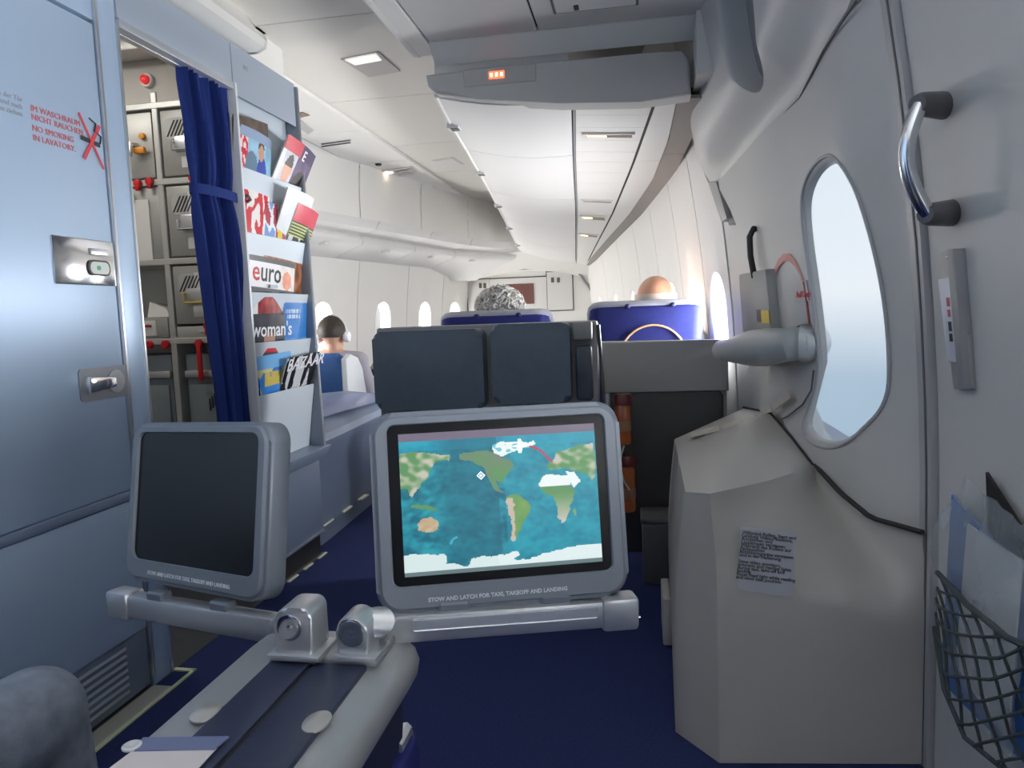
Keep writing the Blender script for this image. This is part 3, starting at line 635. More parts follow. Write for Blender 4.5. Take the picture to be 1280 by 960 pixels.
# ================================================================== far left bins
def lipx(y): return interp(y, [2.6, 3.6, 4.9, 5.8, 7.05, 7.5, 7.75], [-2.72, -2.50, -2.25, -2.07, -1.84, -1.62, -1.25])
lb = [2.99, 3.85, 4.62, 5.45, 6.3, 7.1, 7.72]
ll = ['beside the magazine rack', 'second from the magazine rack', 'over the passenger with headphones', 'third from the nose bulkhead', 'second from the nose bulkhead', 'in the curved corner at the nose bulkhead']
for i, (a, b) in enumerate(zip(lb, lb[1:])):
    yc = (a+b)/2
    t = thing('overhead_bin', 'white rounded overhead bin on the far side, '+ll[i], 'overhead bin', (lipx(yc), yc, 1.5), 'overhead bins on the far side')
    def sec(y, s0, s1):
        sx, lx = shx(y), lipx(y)
        full = [(sx-.0, 1.80), (sx-.02, 1.775), (sx-.035, 1.74), (lx+.005, 1.70), (lx+.02, 1.685), (lx+.03, 1.665), (lx+.028, 1.645), (lx+.012, 1.628), (lx-.02, 1.615), (lx-.14, 1.57), (lx-.28, 1.50), (lx-.42, 1.42)]
        return [V((p[0], y, p[1])) for p in full[s0:s1]]
    n_ = 5
    ys_ = [a+.004+(b-a-.008)*k/n_ for k in range(n_+1)]
    bb = MB().loft([sec(y, 8, 12) for y in ys_], False); solid(bb.bm, -.008); obj('underside', bb, binm, t)
    bb = MB().loft([sec(y, 0, 4) for y in ys_], False); solid(bb.bm, -.008); obj('body', bb, binm, t)
    bb = MB().loft([sec(y, 3, 9) for y in ys_], False); solid(bb.bm, -.008); d_ = obj('door', bb, binm, t)
    obj('hinge_line', MB().tube([V((lipx(y)+.004, y, 1.706)) for y in ys_], .003, 6), seam, t)
    obj('latch', MB().box((lipx(yc)-.05, yc-.04, 1.600), (lipx(yc)+.0, yc+.04, 1.622), .004), mat('latch_light', (.7, .7, .68), .35), d_)
# ceiling fixtures
def cfix(name, label, cat, pxs, z, dz, m, inner=None, im=None):
    q_ = [at(*p, Z=z) for p in pxs]; c = sum(q_, V((0, 0, 0)))/4
    t = thing(name, label, cat, (c.x, c.y, z-dz))
    obj('frame', MB().hexa([p-V((0, 0, dz)) for p in q_]+[p+V((0, 0, .001)) for p in q_]), m, t)
    if inner:
        k = .86; obj(inner, MB().hexa([c+(p-c)*k-V((0, 0, dz+.003)) for p in q_]+[c+(p-c)*k-V((0, 0, dz-.001)) for p in q_]), im, t)
    return t
wp = mat('fixture_white', (.72, .71, .69), .4); fgrey = mat('fixture_grey', (.50, .49, .47), .5)
t = cfix('ceiling_hatch', 'square ceiling hatch with bright lens above the aisle', 'ceiling hatch', [(426, 73), (473, 64), (500, 88), (461, 95)], ZC, .006, fgrey)
q_ = [at(*p, Z=ZC-.006) for p in [(431, 73.5), (470, 66), (477, 74), (444, 80)]]
obj('lens', MB().hexa([p-V((0, 0, .006)) for p in q_]+[p for p in q_]), mat('lens_white', (.85, .85, .83), .25, emit=(1, .98, .92), estr=.35), t)
cfix('ceiling_hatch', 'faint square ceiling hatch further along towards the nose', 'ceiling hatch', [(540, 200), (566, 196), (580, 205), (556, 209)], ZC, .004, wp, 'cover', wp)
cfix('ceiling_vent', 'dark slot vent in the white ceiling by the magazine rack', 'vent', [(366, 143), (378, 140), (387, 144), (374, 147)], ZC-.008, .003, mat('slot_brown', (.20, .12, .07), .4))
cfix('ceiling_sign', 'unlit grey sign panel in the ceiling by the magazine rack', 'sign', [(365, 153), (376, 150), (392, 163), (385, 167)], ZC-.008, .004, fgrey)
for k, (a, b) in enumerate((((402, 183), (438, 178)), ((402, 180), (438, 175)))):
    q0, q1 = at(*a, Z=ZC-.008), at(*b, Z=ZC-.008)
    if k == 0: t = thing('air_slot', 'pair of thin dark air slots in the white ceiling', 'vent', (q0.x, q0.y, ZC-.008))
    obj('slot', MB().tube([q0, q1], .006, 6), seam, t)
t = cfix('reading_light_unit', 'bright twin reading light unit in the ceiling above the aisle', 'reading light', [(468, 214), (516, 208), (526, 217), (484, 223)], ZC-.008, .006, wp)
for c_ in ((478, 217), (486, 216)):
    p = at(*c_, Z=ZC-.016); obj('lamp', MB().lathe([(.001, 0), (.035, 0), (.035, .004), (.001, .004)], Matrix.Translation(p), 14), mat('lamp_glow', (1, .8, .6), .4, emit=(1, .82, .6), estr=5), t)
obj('cover', MB().hexa([at(*p, Z=ZC-.02) for p in [(494, 215), (516, 211), (522, 216), (498, 220)]]+[at(*p, Z=ZC-.013) for p in [(494, 215), (516, 211), (522, 216), (498, 220)]]), fgrey, t)
p = at(473, 205, Z=ZC-.008); tag(obj('smoke_detector', MB().lathe([(.001, -.012), (.02, -.012), (.026, 0), (.001, 0)], Matrix.Translation(p), 14), black), 'tiny round black detector in the white ceiling', 'detector')
cfix('ceiling_sign', 'small unlit oblong sign panel past the twin reading light unit', 'sign', [(525, 236), (543, 233), (549, 236), (533, 240)], ZC-.008, .004, wp, 'cover', wp)
t = cfix('reading_light_unit', 'glowing orange reading light unit where the ceiling narrows to the nose', 'reading light', [(584, 268), (614, 264), (616, 270), (588, 274)], ZC-.10, .006, fgrey)
p = at(593, 269, Z=ZC-.115); obj('lamp', MB().lathe([(.001, 0), (.05, 0), (.05, .006), (.001, .006)], Matrix.Translation(p), 14), mat('lamp_orange', (1, .6, .3), .4, emit=(1, .55, .2), estr=8), t)
obj('mount', MB().box((p.x-.05, p.y-.02, ZC-.10), (p.x+.12, p.y+.1, ZC-.007), .004), wp, t)
# nose end of the raised ceiling: a rounded closing wall
struct('ceiling_end', MB().grid(lambda u, v: V((-2.1+1.5*u, 7.76-.10*math.sin(math.pi*u)+.1*v, 1.70+.52*v)), 10, 4), cream, 'rounded drop closing the raised ceiling at the nose', 'ceiling')
# lower vault in front of bulkhead
struct('ceiling_nose', MB().grid(lambda u, v: V((-2.45+2.45*u, 7.66+.36*v, 1.70-.20*v-.35*(2*u-1)**2+.12*(1-v)*(2*u-1)**2)), 16, 4), white, 'low white vault meeting the nose bulkhead', 'ceiling')
# ================================================================== bulkhead closets
cd_m = mat('closet_white', (.70, .69, .67), .45)
def bpx(pts, y=YB-.002): return [at(*p, Y=y) for p in pts]
def bdoor(px0, px1, py0, py1, n, lbl):
    a, b = at(px0, py1, Y=YB), at(px1, py0, Y=YB)
    t = sthing('door_%d' % n, lbl, 'door', (a.x, YB, a.z))
    obj('frame', MB().box((a.x-.012, YB-.006, a.z-.012), (b.x+.012, YB+.0, b.z+.012)), seam, t)
    d_ = obj('leaf', MB().box((a.x, YB-.016, a.z), (b.x, YB-.004, b.z), .003, 1), cd_m, t)
    return t, d_, a, b
t3, d3, a, b = bdoor(614, 683, 346, 392, 3, 'wide white closet door with brown screen on the nose bulkhead')
q0, q1 = at(630, 381, Y=YB-.02), at(667, 354, Y=YB-.02)
obj('screen', MB().box((q0.x, YB-.024, q0.z), (q1.x, YB-.014, q1.z), .003, 1), mat('brown_screen', (.17, .075, .06), .35), t3)
t4, d4, a4, b4 = bdoor(685, 715, 339, 388, 4, 'narrow white closet door with two dark latches beside the screen')
t5, d5, a5, b5 = bdoor(586, 612, 349, 392, 5, 'narrow white closet door partly behind grey curly hair')
for px, py, dd, nm in ((690.5, 350, t4, 0), (698, 350, t4, 0), (600.5, 357, t5, 0), (606, 357, t5, 0)):
    p = at(px, py, Y=YB-.016); obj('latch', MB().box((p.x-.016, YB-.022, p.z-.028), (p.x+.016, YB-.014, p.z+.028), .004), mat('latch_olive', (.10, .10, .07), .5), dd)
struct('trim_9', MB().tube([at(*p, Y=YB-.03) for p in [(581, 357), (584, 347), (600, 343), (620, 339), (640, 336.5), (660, 335.5), (680, 335), (700, 334.5), (717, 335), (726, 344), (735, 356), (746, 376)]], .013, 6), mat('seal_grey', (.22, .22, .22), .6), 'dark seal arching over the nose bulkhead', 'trim')
# ================================================================== galley
YG = 2.75
gal = thing('galley_rack', 'grey metal galley frame of shelves and dividers behind the blue curtain', 'galley rack', (-1.9, YG, 0))
shelf_z = [.985, 1.315, 1.64, 1.945]
gm = mat('galley_frame', (.58, .58, .56), .38, .5, 10, .06)
obj('back', MB().box((-2.6, YG+.20, 0), (-1.47, YG+.215, 2.3)), boxm, gal)
for z_ in shelf_z: obj('shelf', MB().box((-2.6, YG-.012, z_-.012), (-1.47, YG+.20, z_+.014), .003, 1), gm, gal)
for x_ in (-2.25, -1.925, -1.61):
    obj('divider', MB().box((x_-.013, YG-.010, .07), (x_+.013, YG+.20, 2.0), .003, 1), gm, gal)
obj('fascia', MB().box((-2.6, YG-.004, 1.96), (-1.47, YG+.03, 2.20)), mat('galley_fascia', (.52, .50, .46), .5), gal)
obj('shelf', MB().box((-2.6, YG-.012, .0), (-1.47, YG+.20, .07)), mat('galley_plinth', (.08, .08, .085), .5), gal)
struct('ceiling_galley', MB().grid(lambda u, v: V((-3.4+1.96*u, 1.87+.93*v, 2.20-.0*v)), 2, 2), mat('galley_ceiling', (.62, .60, .55), .5), 'beige ceiling inside the galley', 'ceiling')
obj('ceiling_rib', MB().box((-2.6, YG-.14, 2.12), (-1.47, YG-.02, 2.20), .006), gm, gal)
p = at(185, 101, Y=YG-.01)
t = thing('call_light', 'round red call light on the galley fascia', 'indicator light', (p.x, p.y, p.z-.02))
obj('bezel', MB().lathe([(.001, 0), (.028, 0), (.026, .014), (.001, .014)], frame(p, (1, 0, 0), (0, 0, 1)), 18), wp, t)
obj('lens', MB().lathe([(.001, .010), (.019, .012), (.017, .028), (.008, .034), (.001, .035)], frame(p, (1, 0, 0), (0, 0, 1)), 18), mat('red_lens', (.75, .03, .03), .2, emit=(1, .05, .05), estr=.25), t)
def gbox(x0, x1, z0, z1, lbl, style):
    t = thing('galley_container', lbl, 'container', ((x0+x1)/2, YG, z0), 'galley containers')
    y = YG-.006
    bd = obj('body', MB().box((x0, y, z0), (x1, YG+.19, z1), .006), boxm, t)
    w_, h_ = x1-x0, z1-z0
    gv = obj('vent', MB().prism(rrect(.10, .085, .02), 0, .003, frame((x0+.075, y, z1-.075), (1, 0, 0), (0, 0, 1))), mat('vent_light', (.5, .5, .48), .45), t)
    for k in range(5):
        dx = -.03+k*.016
        obj('vent_slot', MB().hexa([(x0+.075+dx+s*.018+e_, y-.0042+f_*.002, z1-.075+s*.032) for f_ in (0, 1) for s, e_ in ((-1, 0), (-1, .007), (1, .007-.036+.036), (1, 0))]), dark, gv)
    if style != 'plain':
        hz = z0+h_*.47; hx = x0+.115
        hc = obj('handle_cup', MB().box((hx-.055, y-.010, hz-.030), (hx+.055, y+.002, hz+.034), .006), alu, t)
        obj('handle', MB().tube([(hx-.062, y-.004, hz+.012), (hx-.058, y-.022, hz+.010), (hx-.054, y-.026, hz-.026), (hx+.054, y-.026, hz-.026), (hx+.058, y-.022, hz+.010), (hx+.062, y-.004, hz+.012)], .005, 8), mat('handle_yellow', (.6, .48, .15), .35, .4) if style == 'yellow' else steel, hc)
    obj('sticker', MB().box((x0+.085, y-.002, z0+.03), (x0+.085+.045, y+.001, z0+.075)), mat('sticker_white', (.68, .68, .66), .6), t)
    if style in ('note', 'yellow', 'steel'):
        obj('paper_note', MB().box((x0+.10, y-.004, z1-.115), (x0+.10+.06, y+.001, z1-.03)), mat('note_paper', (.74, .73, .70), .7), t)
    if style in ('note', 'steel'):
        obj('label_pocket', MB().box((x1-.045, y-.004, z1-.125), (x1-.01, y+.001, z1-.03), .003), mat('brown_pocket', (.10, .06, .045), .5), t)
    return t
xr0, xr1 = -1.905, -1.625
gbox(xr0, xr1, 1.662, 1.925, 'top grey galley container by the curtain with taped paper note', 'note')
gbox(xr0, xr1, 1.335, 1.622, 'middle grey galley container by the curtain with steel handle', 'steel')
gbox(xr0, xr1, 1.055, 1.297, 'grey galley container by the curtain with yellow edged handle', 'yellow')
tt = gbox(-2.235, -1.945, 1.662, 1.925, 'grey galley container with orange tap beside the lavatory post', 'plain')
obj('tap', MB().tube([(-2.02, YG-.004, 1.795), (-2.02, YG-.05, 1.79), (-2.02, YG-.06, 1.745)], .014, 10), alu, tt)
obj('tap_lever', MB().box((-2.015, YG-.04, 1.755), (-1.965, YG-.02, 1.782), .006), mat('orange_plastic', (.75, .28, .02), .4), tt)
obj('tap_knob', MB().lathe([(.001, 0), (.013, 0), (.012, .015), (.001, .017)], frame((-1.985, YG-.006, 1.828), (1, 0, 0), (0, 0, 1)), 12), MATS['orange_plastic'], tt)
obj('flat_panel', MB().box((-2.235, YG-.004, 1.33), (-1.94, YG+.18, 1.625), .003), boxm, gal)
cb = thing('clipboard', 'clipboard of white paper hanging in the galley', 'clipboard', (-2.07, YG-.01, 1.33))
obj('paper', MB().box((-2.13, YG-.012, 1.325), (-1.985, YG-.005, 1.575)), mat('note_paper', (.74, .73, .70), .7), cb)
obj('clip', MB().hexa([(-2.085, YG-.02, 1.565), (-2.04, YG-.02, 1.565), (-2.04, YG-.006, 1.565), (-2.085, YG-.006, 1.565), (-2.078, YG-.014, 1.60), (-2.047, YG-.014, 1.60), (-2.047, YG-.008, 1.60), (-2.078, YG-.008, 1.60)]), steel, cb)
# open compartment with loose papers, drawer below
nb = thing('folded_napkin', 'folded white paper lying in the open galley compartment', 'paper', (-2.02, YG+.1, 1.09))
obj('sheet', MB().hexa([(-2.08, YG+.05, 1.09), (-1.95, YG+.03, 1.09), (-1.94, YG+.16, 1.09), (-2.06, YG+.16, 1.09), (-2.07, YG+.06, 1.155), (-1.99, YG+.05, 1.125), (-1.96, YG+.18, 1.11), (-2.05, YG+.19, 1.15)]), MATS['note_paper'], nb)
dw = obj('drawer', MB().box((-2.235, YG-.006, 1.0), (-1.945, YG+.19, 1.088), .004), boxm, gal)
obj('notice', MB().box((-2.13, YG-.009, 1.012), (-2.0, YG-.005, 1.076)), MATS['sticker_white'], dw)
obj('notice_mark', MB().tube([(-2.115, YG-.010, 1.035), (-2.10, YG-.010, 1.055), (-2.06, YG-.010, 1.05), (-2.035, YG-.010, 1.056), (-2.02, YG-.010, 1.052)], .006, 6), mat('notice_red', (.35, .05, .04), .5), dw)
sd = obj('drawer', MB().box((-1.905, YG-.006, 1.0), (-1.50, YG+.19, 1.046), .003), gm, gal)
obj('pull', MB().box((-1.80, YG-.016, 1.016), (-1.70, YG-.005, 1.028), .003), alu, sd)
# red latches
def glatch(x, z, lng, lbl, rot=0):
    t = thing('galley_latch', lbl, 'latch', (x, YG-.02, z), 'red galley latches')
    M = Matrix.Translation((x, YG-.022, z)) @ Matrix.Rotation(rot, 4, 'Y')
    obj('lever', MB().box((-.010, -.008, -lng), (.010, .006, .016), .005, 2, M), red, t)
    obj('pivot', MB().lathe([(.001, 0), (.017, 0), (.015, .016), (.001, .018)], frame((x, YG-.012, z), (1, 0, 0), (0, 0, 1)), 12), red, t)
R_ = [(-2.02, 1.640, .03), (-1.965, 1.645, .03), (-1.77, 1.645, .06), (-1.70, 1.318, .04), (-1.755, 1.045, .04), (-1.70, 1.045, .04), (-1.955, .975, .02)]
RL = ['red galley latch under the container with the orange tap', 'red galley latch between orange tap container and divider', 'long red galley latch below the top container by the curtain', 'red galley latch half hidden by the blue curtain', 'red galley latch below the yellow handled container', 'red galley latch below the yellow handled container at the curtain edge', 'small red galley latch at the end of the worktop divider']
for (x, z, l_), s_ in zip(R_, RL): glatch(x, z, l_, s_)
glatch(-1.80, .975, .16, 'long red lever hanging in front of the galley trolleys')
glatch(-2.03, .975, .11, 'red lever lying level along the galley worktop edge', math.pi/2)
# trolleys
for x0, x1, lbl, l2 in ((-2.225, -1.945, 'blue-grey galley trolley beside the lavatory post', 0), (-1.90, -1.635, 'dark galley trolley with paper note beside the curtain', 1)):
    t = thing('galley_trolley', lbl, 'trolley', ((x0+x1)/2, YG, .072), 'galley trolleys')
    tm = mat('trolley_blue', (.20, .24, .27), .4, .4, 6, .1)
    obj('body', MB().box((x0+.01, YG+.012, .085), (x1-.01, YG+.19, .93), .008), tm, t)
    obj('door', MB().box((x0+.025, YG+.0, .12), (x1-.025, YG+.014, .80), .006), mat('trolley_door', (.24, .28, .30), .38, .4), t)
    obj('top_tray', MB().box((x0+.012, YG-.004, .83), (x1-.012, YG+.02, .86), .004), alu, t)
    for yy in (.04, .16):
        for xx in (x0+.05, x1-.05): obj('castor', MB().lathe([(.001, -.012), (.02, -.012), (.02, .012), (.001, .012)], frame((xx, YG+yy, .092), (0, 1, 0), (0, 0, 1)), 12), black, t)
    if l2:
        obj('paper_note', MB().box((-1.745, YG-.005, .66), (-1.67, YG+.001, .77)), MATS['note_paper'], t)
        for k in range(3): obj('vent_slot', MB().box((-1.785+k*.012, YG-.004, .69+k*.01), (-1.779+k*.012, YG+.002, .74+k*.01)), dark, t)
    obj('handle', MB().tube([((x0+x1)/2-.08, YG+.0, .60), ((x0+x1)/2-.07, YG-.025, .60), ((x0+x1)/2+.07, YG-.025, .60), ((x0+x1)/2+.08, YG+.0, .60)], .007, 8), steel, t)
# galley ceiling lamp
gl = thing('galley_lamp', 'flat white ceiling lamp inside the galley', 'lamp', (-2.2, 2.25, 2.18))
obj('frame', MB().box((-2.5, 2.1, 2.175), (-1.8, 2.35, 2.199), .004), wp, gl)
obj('diffuser', MB().box((-2.47, 2.12, 2.170), (-1.83, 2.33, 2.176)), mat('galley_diffuser', (.9, .9, .88), .4, emit=(1, .95, .88), estr=9.0), gl)
# curtain
def cur_edges(z):
    zs = [.04, .70, 1.20, 1.45, 1.50, 1.56, 1.75, 1.86, 1.885]; lo_ = [2.33, 2.29, 2.255, 2.24, 2.245, 2.24, 2.225, 2.205, 2.205]; hi_ = [2.545, 2.54, 2.52, 2.505, 2.50, 2.505, 2.50, 2.495, 2.495]
    return interp(z, zs, lo_), interp(z, zs, hi_)
def curf(u, v):
    z = .04+(1.888-.04)*v; a, b = cur_edges(z); amp = .024*(1-.55*math.exp(-((z-1.51)/.06)**2))
    ph = u*math.pi*2*7.5+.5*math.sin(3*z)
    return V((XW-.035+amp*math.sin(ph)+.006*math.sin(ph*2.3+z*5), a+(b-a)*u+.006*math.sin(ph*1.3), z))
cu = thing('curtain', 'deep blue pleated curtain tied back at the galley opening', 'curtain', (XW-.035, 2.4, .04))
mb = MB().grid(curf, 110, 60); obj('cloth', mb, curt, cu, 80)
mb = MB(); mb.loft([[V((XW-.035+s*.036*c_, 2.37+.140*s_, z)) for c_, s_ in [(math.cos(2*math.pi*k/28), math.sin(2*math.pi*k/28)) for k in range(28)]] for s, z in ((1, 1.488), (1.06, 1.505), (1, 1.522))], True, False, False); obj('tie_band', mb, curt, cu)
obj('tie_hook', MB().tube([(XW-.02, 2.505, 1.515), (XW+.012, 2.512, 1.52), (XW+.016, 2.518, 1.505), (XW+.0, 2.522, 1.498)], .006, 8), mat('hook_grey', (.2, .2, .22), .3, .6), cu)
obj('curtain_track', MB().box((XW-.045, 1.9, 1.886), (XW-.025, 2.49, 1.892)), alu, cu)
# ================================================================== magazine rack
rk = thing('magazine_rack', 'tall pale blue wall rack of five sloping magazine pockets', 'magazine rack', (XW, 2.73, .47))
Y0, Y1 = 2.478, 2.975
rkm = mat('rack_pale_blue', (.60, .67, .74), .4, .1, 3, .02)
obj('back', MB().box((XW-.055, Y0, .50), (XW-.045, Y1, 1.915)), rkm, rk)
obj('side', MB().box((XW-.05, Y0-.004, .50), (XW+.012, Y0+.010, 1.915), .003), mat('rack_edge_white', (.78, .80, .82), .35), rk)
obj('side', MB().hexa([(XW-.05, Y1-.012, .50), (XW+.035, Y1-.012, .50), (XW+.035, Y1+.004, .50), (XW-.05, Y1+.004, .50), (XW-.05, Y1-.012, 2.04), (XW+.010, Y1-.012, 2.04), (XW+.010, Y1+.004, 2.04), (XW-.05, Y1+.004, 2.04)], .003), mat('rack_side_grey', (.30, .34, .40), .4, .2), rk)
obj('edge_strip', MB().tube([(XW+.036, Y1-.004, .50), (XW+.012, Y1-.004, 2.04)], .005, 6), alu, rk)
obj('top_plate', MB().box((XW-.001, Y0, 1.875), (XW+.003, Y1-.014, 2.05)), mat('head_panel_blue', (.40, .46, .55), .4, .15), rk)
mk = at(303, 86, X=XW); obj('plate_mark', text_mb('815', frame((XW+.0035, mk.y, mk.z), (0, 1, 0), (0, 0, 1)), .022), ink_grey, rk)
pk_top = [1.62, 1.385, 1.165, .975, .775]; pk_bot = [1.40, 1.18, .99, .79, .505]
for zt, zb in zip(pk_top, pk_bot):
    obj('pocket_front', MB().hexa([(XW-.036, Y0+.012, zb), (XW-.030, Y0+.012, zb), (XW-.030, Y1-.014, zb), (XW-.036, Y1-.014, zb), (XW+.004, Y0+.012, zt), (XW+.010, Y0+.012, zt), (XW+.010, Y1-.014, zt), (XW+.004, Y1-.014, zt)], .002, 1), rkm, rk)
    obj('pocket_floor', MB().box((XW-.046, Y0+.012, zb-.004), (XW-.030, Y1-.014, zb+.002)), rkm, rk)
mk = at(341, 358, X=XW); obj('plate_mark', MB().box((XW+.0055, mk.y-.03, mk.z-.008), (XW+.0065, mk.y+.03, mk.z+.006)), mat('faint_mark', (.50, .56, .63), .5), rk)
# sill and lower cabinet under the rack
obj('sill', MB().hexa([(XW-.05, Y0, .44), (XW+.03, Y0, .44), (XW+.03, Y1+.01, .44), (XW-.05, Y1+.01, .44), (XW-.05, Y0, .50), (XW+.065, Y0, .50), (XW+.065, Y1+.01, .50), (XW-.05, Y1+.01, .50)], .006), mat('sill_slate', (.20, .25, .33), .4), rk)
lc = thing('base_cabinet', 'slate blue base cabinet below the magazine rack', 'cabinet', (XW, 2.7, 0))
cabm = mat('cabinet_slate', (.15, .19, .27), .42, .15, 4, .04)
obj('body', MB().box((-1.462, 2.478, .10), (XW, 2.985, .44), .004), cabm, lc); obj('plinth', MB().box((-1.462, 2.478, 0), (XW-.02, 2.985, .10)), black, lc)
obj('edge_trim', MB().box((XW-.002, 2.478, .100), (XW+.004, 2.985, .108)), alu, lc)
# magazines -----------------------------------------------------------------
def hexc(c): return s2l(*c)
pm = paint_mat('magazine_print', .28)
def magazine(lbl, pocket, y0, wdt, top, tilt, colf, texts=(), name='magazine', nx=44, ny=60, lean_=0.0, off=0.0):
    """a thin booklet standing in a pocket: y0 = near edge, width along the rack, height above the pocket front"""
    top *= 1.18; zt = pk_top[pocket]; zb = pk_bot[pocket]+.01; h_ = zt+top-zb
    t = thing(name, lbl, 'magazine', (XW, y0+wdt/2, zb), 'magazines in the wall rack')
    ca, sa = math.cos(tilt), math.sin(tilt)
    slope = .03/.2
    def P(u, v, w_=0):
        yy, zz = (u)*wdt, v*h_
        yr, zr = yy*ca-zz*sa, yy*sa+zz*ca
        z = zb+zr; bulge = .010*math.sin(math.pi*u)*v
        x = XW-.013+off*.7+(z-zt)*(.03/(zt-zb) if z < zt else .09)+bulge*(1 if z > zt else .3)+lean_*max(0, z-zt)
        return V((x+w_, y0+yr, z))
    mb = MB(); mb.grid(lambda u, v: P(u, v, -.003), nx, ny)
    cvr = obj('cover', mb, pm, t)
    me = cvr.data; ca_ = me.color_attributes.new('Col', 'FLOAT_COLOR', 'CORNER')
    o0 = V(ORG[t.name])
    for poly in me.polygons:
        i = poly.index // ny; j = poly.index % ny
        c = colf((i+.5)/nx, (j+.5)/ny)
        for li in poly.loop_indices: ca_.data[li].color = (*hexc(c), 1)
    # pages block behind the cover
    b2 = MB(); b2.loft([[P(k/10, v, -.0050) for k in range(11)]+[P(1-k/10, v, -.0095) for k in range(11)] for v in [k/20*.995 for k in range(21)]]); obj('pages', b2, mat('magazine_pages', (.78, .77, .74), .6), t)
    for s_, u, v, size, col, bold in texts:
        p = P(u, v, -.002); M = frame(p, P(min(u+.3, 1), v)-P(u, v), P(u, v+.05)-P(u, v))
        obj('lettering', text_mb(s_, M, size, .0004, bold=bold), mat('print_%02x%02x%02x' % col, hexc(col), .4), t)
    return t
def blob(u, v, cu_, cv_, ru, rv): return ((u-cu_)/ru)**2+((v-cv_)/rv)**2 < 1
def noisec(c, u, v, s=9, a=25):
    n_ = noise.noise(V((u*s, v*s, c[0]))); return tuple(max(0, min(255, x_+a*n_)) for x_ in c)
def pic_crowd(u, v):
    if v > .9: return (150, 170, 200)
    if blob(u, v, .62, .80, .09, .08): return (205, 150, 120)
    if blob(u, v, .62, .86, .10, .05): return (60, 45, 40)
    if blob(u, v, .66, .58, .16, .20): return (20, 60, 170)
    if blob(u, v, .35, .62, .18, .16): return (95, 125, 150)
    if u < .22 and v > .55: return (215, 40, 60) if noise.noise(V((u*20, v*14, 3))) > -.1 else (240, 220, 220)
    return noisec((150, 195, 220), u, v)
def pic_ladies(u, v):
    if blob(u, v, .70, .52, .17, .16):
        return (214, 160, 130) if blob(u, v, .68, .48, .12, .12) else (40, 25, 25)
    if blob(u, v, .72, .60, .22, .16): return (38, 24, 24)
    if blob(u, v, .28, .70, .12, .15): return (218, 165, 140) if v < .74 else (55, 40, 38)
    if v > .86: return (200, 35, 60) if u < .5 else (60, 40, 90)
    if u < .08: return (235, 235, 238)
    return noisec((90, 70, 110), u, v) if u > .45 else noisec((205, 205, 215), u, v)
def pic_plain(c, a=12): return lambda u, v: noisec(c, u, v, 7, a)
def pic_redwhite(u, v):
    n_ = noise.noise(V((u*7, v*7, 1.3)))
    return (205, 25, 45) if n_ > .05 or u < .12 else (238, 232, 232)
def pic_photo(u, v):
    n_ = noise.noise(V((u*6, v*6, 7.7)))
    if u > .45 and u < .62 and v > .5: return (215, 200, 50)
    return (110, 150, 210) if n_ > .1 else (225, 230, 238) if n_ > -.2 else (170, 60, 80)
def pic_bw(u, v):
    n_ = noise.noise(V((u*8, v*6, 2.2)))
    if v > .8: return (200, 40, 70)
    if v > .64: return (35, 40, 38) if int(v*60) % 2 else (190, 200, 120)
    return (60, 60, 66) if n_ > -.05 else (200, 205, 210)
def pic_euro(u, v):
    if v > .93 or v < .62: return (70, 72, 78)
    if u > .62: return noisec((235, 150, 120) if blob(u, v, .8, .74, .12, .12) else (232, 226, 222), u, v)
    return (240, 240, 243)
def pic_food(u, v): return noisec((150, 90, 55), u, v, 9, 90) if v > .6 else (60, 45, 40)
def pic_woman(u, v):
    if v > .82: return noisec((150, 30, 35), u, v, 10, 60) if u > .22 else (225, 225, 225)
    return noisec((60, 62, 70), u, v, 6, 20) if not blob(u, v, .5, .62, .16, .12) else (180, 140, 125)
def pic_blue(u, v):
    if .80 < v < .92 and .06 < u < .62 and abs(v-.86) > .008 and noise.noise(V((u*30, v*3, 1))) > -.35: return (190, 212, 236)
    return noisec((60, 130, 205), u, v, 4, 14) if v > .55 else noisec((95, 165, 225), u, v, 4, 14)
def pic_island(u, v):
    if v > .86: return (120, 180, 230)
    if .70 < v < .84 and .22 < u < .9 and noise.noise(V((u*26, v*5, 5))) > -.25: return (205, 185, 90)
    return noisec((55, 130, 210), u, v, 6, 40) if noise.noise(V((u*5, v*5, 9))) < .25 else (215, 205, 150)
def pic_bazaar(u, v):
    n_ = noise.noise(V((u*9, v*4, 4.4))); return (25, 25, 28) if n_ > -.12 else (215, 218, 222)
W_, K_ = (245, 245, 248), (25, 25, 30)
magazine('dark folded newspaper behind the top row of magazines', 0, 2.50, .26, .155, .10, pic_plain((95, 80, 72), 40), off=-.004)
magazine('magazine with two people in blue in the top pocket', 0, 2.492, .24, .135, -.04, pic_crowd, [], off=.002)
magazine('glossy magazine with two faces leaning out of the top pocket', 0, 2.715, .27, .150, -.12, pic_ladies, [('E', .55, .86, .06, W_, .001)], off=.009, lean_=.35)
magazine('white paper booklet hanging out of the second pocket', 1, 2.72, .24, .17, -.05, pic_plain((222, 226, 230), 10), [], off=-.002, lean_=.3)
magazine('red and white magazine in the second pocket', 1, 2.49, .20, .135, -.03, pic_redwhite, [], off=.002)
magazine('magazine with a pale photo cover in the second pocket', 1, 2.63, .24, .115, -.04, pic_photo, [], off=.006)
magazine('magazine with striped black and red cover in the second pocket', 1, 2.80, .21, .13, -.10, pic_bw, [], off=.012, lean_=.3)
magazine('brown cookery magazine behind the white magazine in the third pocket', 2, 2.60, .34, .125, -.05, pic_food, off=-.004)
magazine('white magazine with a red and black lowercase title in the third pocket', 2, 2.50, .36, .120, -.04, pic_euro, [('e', .05, .70, .11, (205, 40, 45), .001), ('uro', .20, .70, .11, (35, 35, 40), .001)], off=.006)
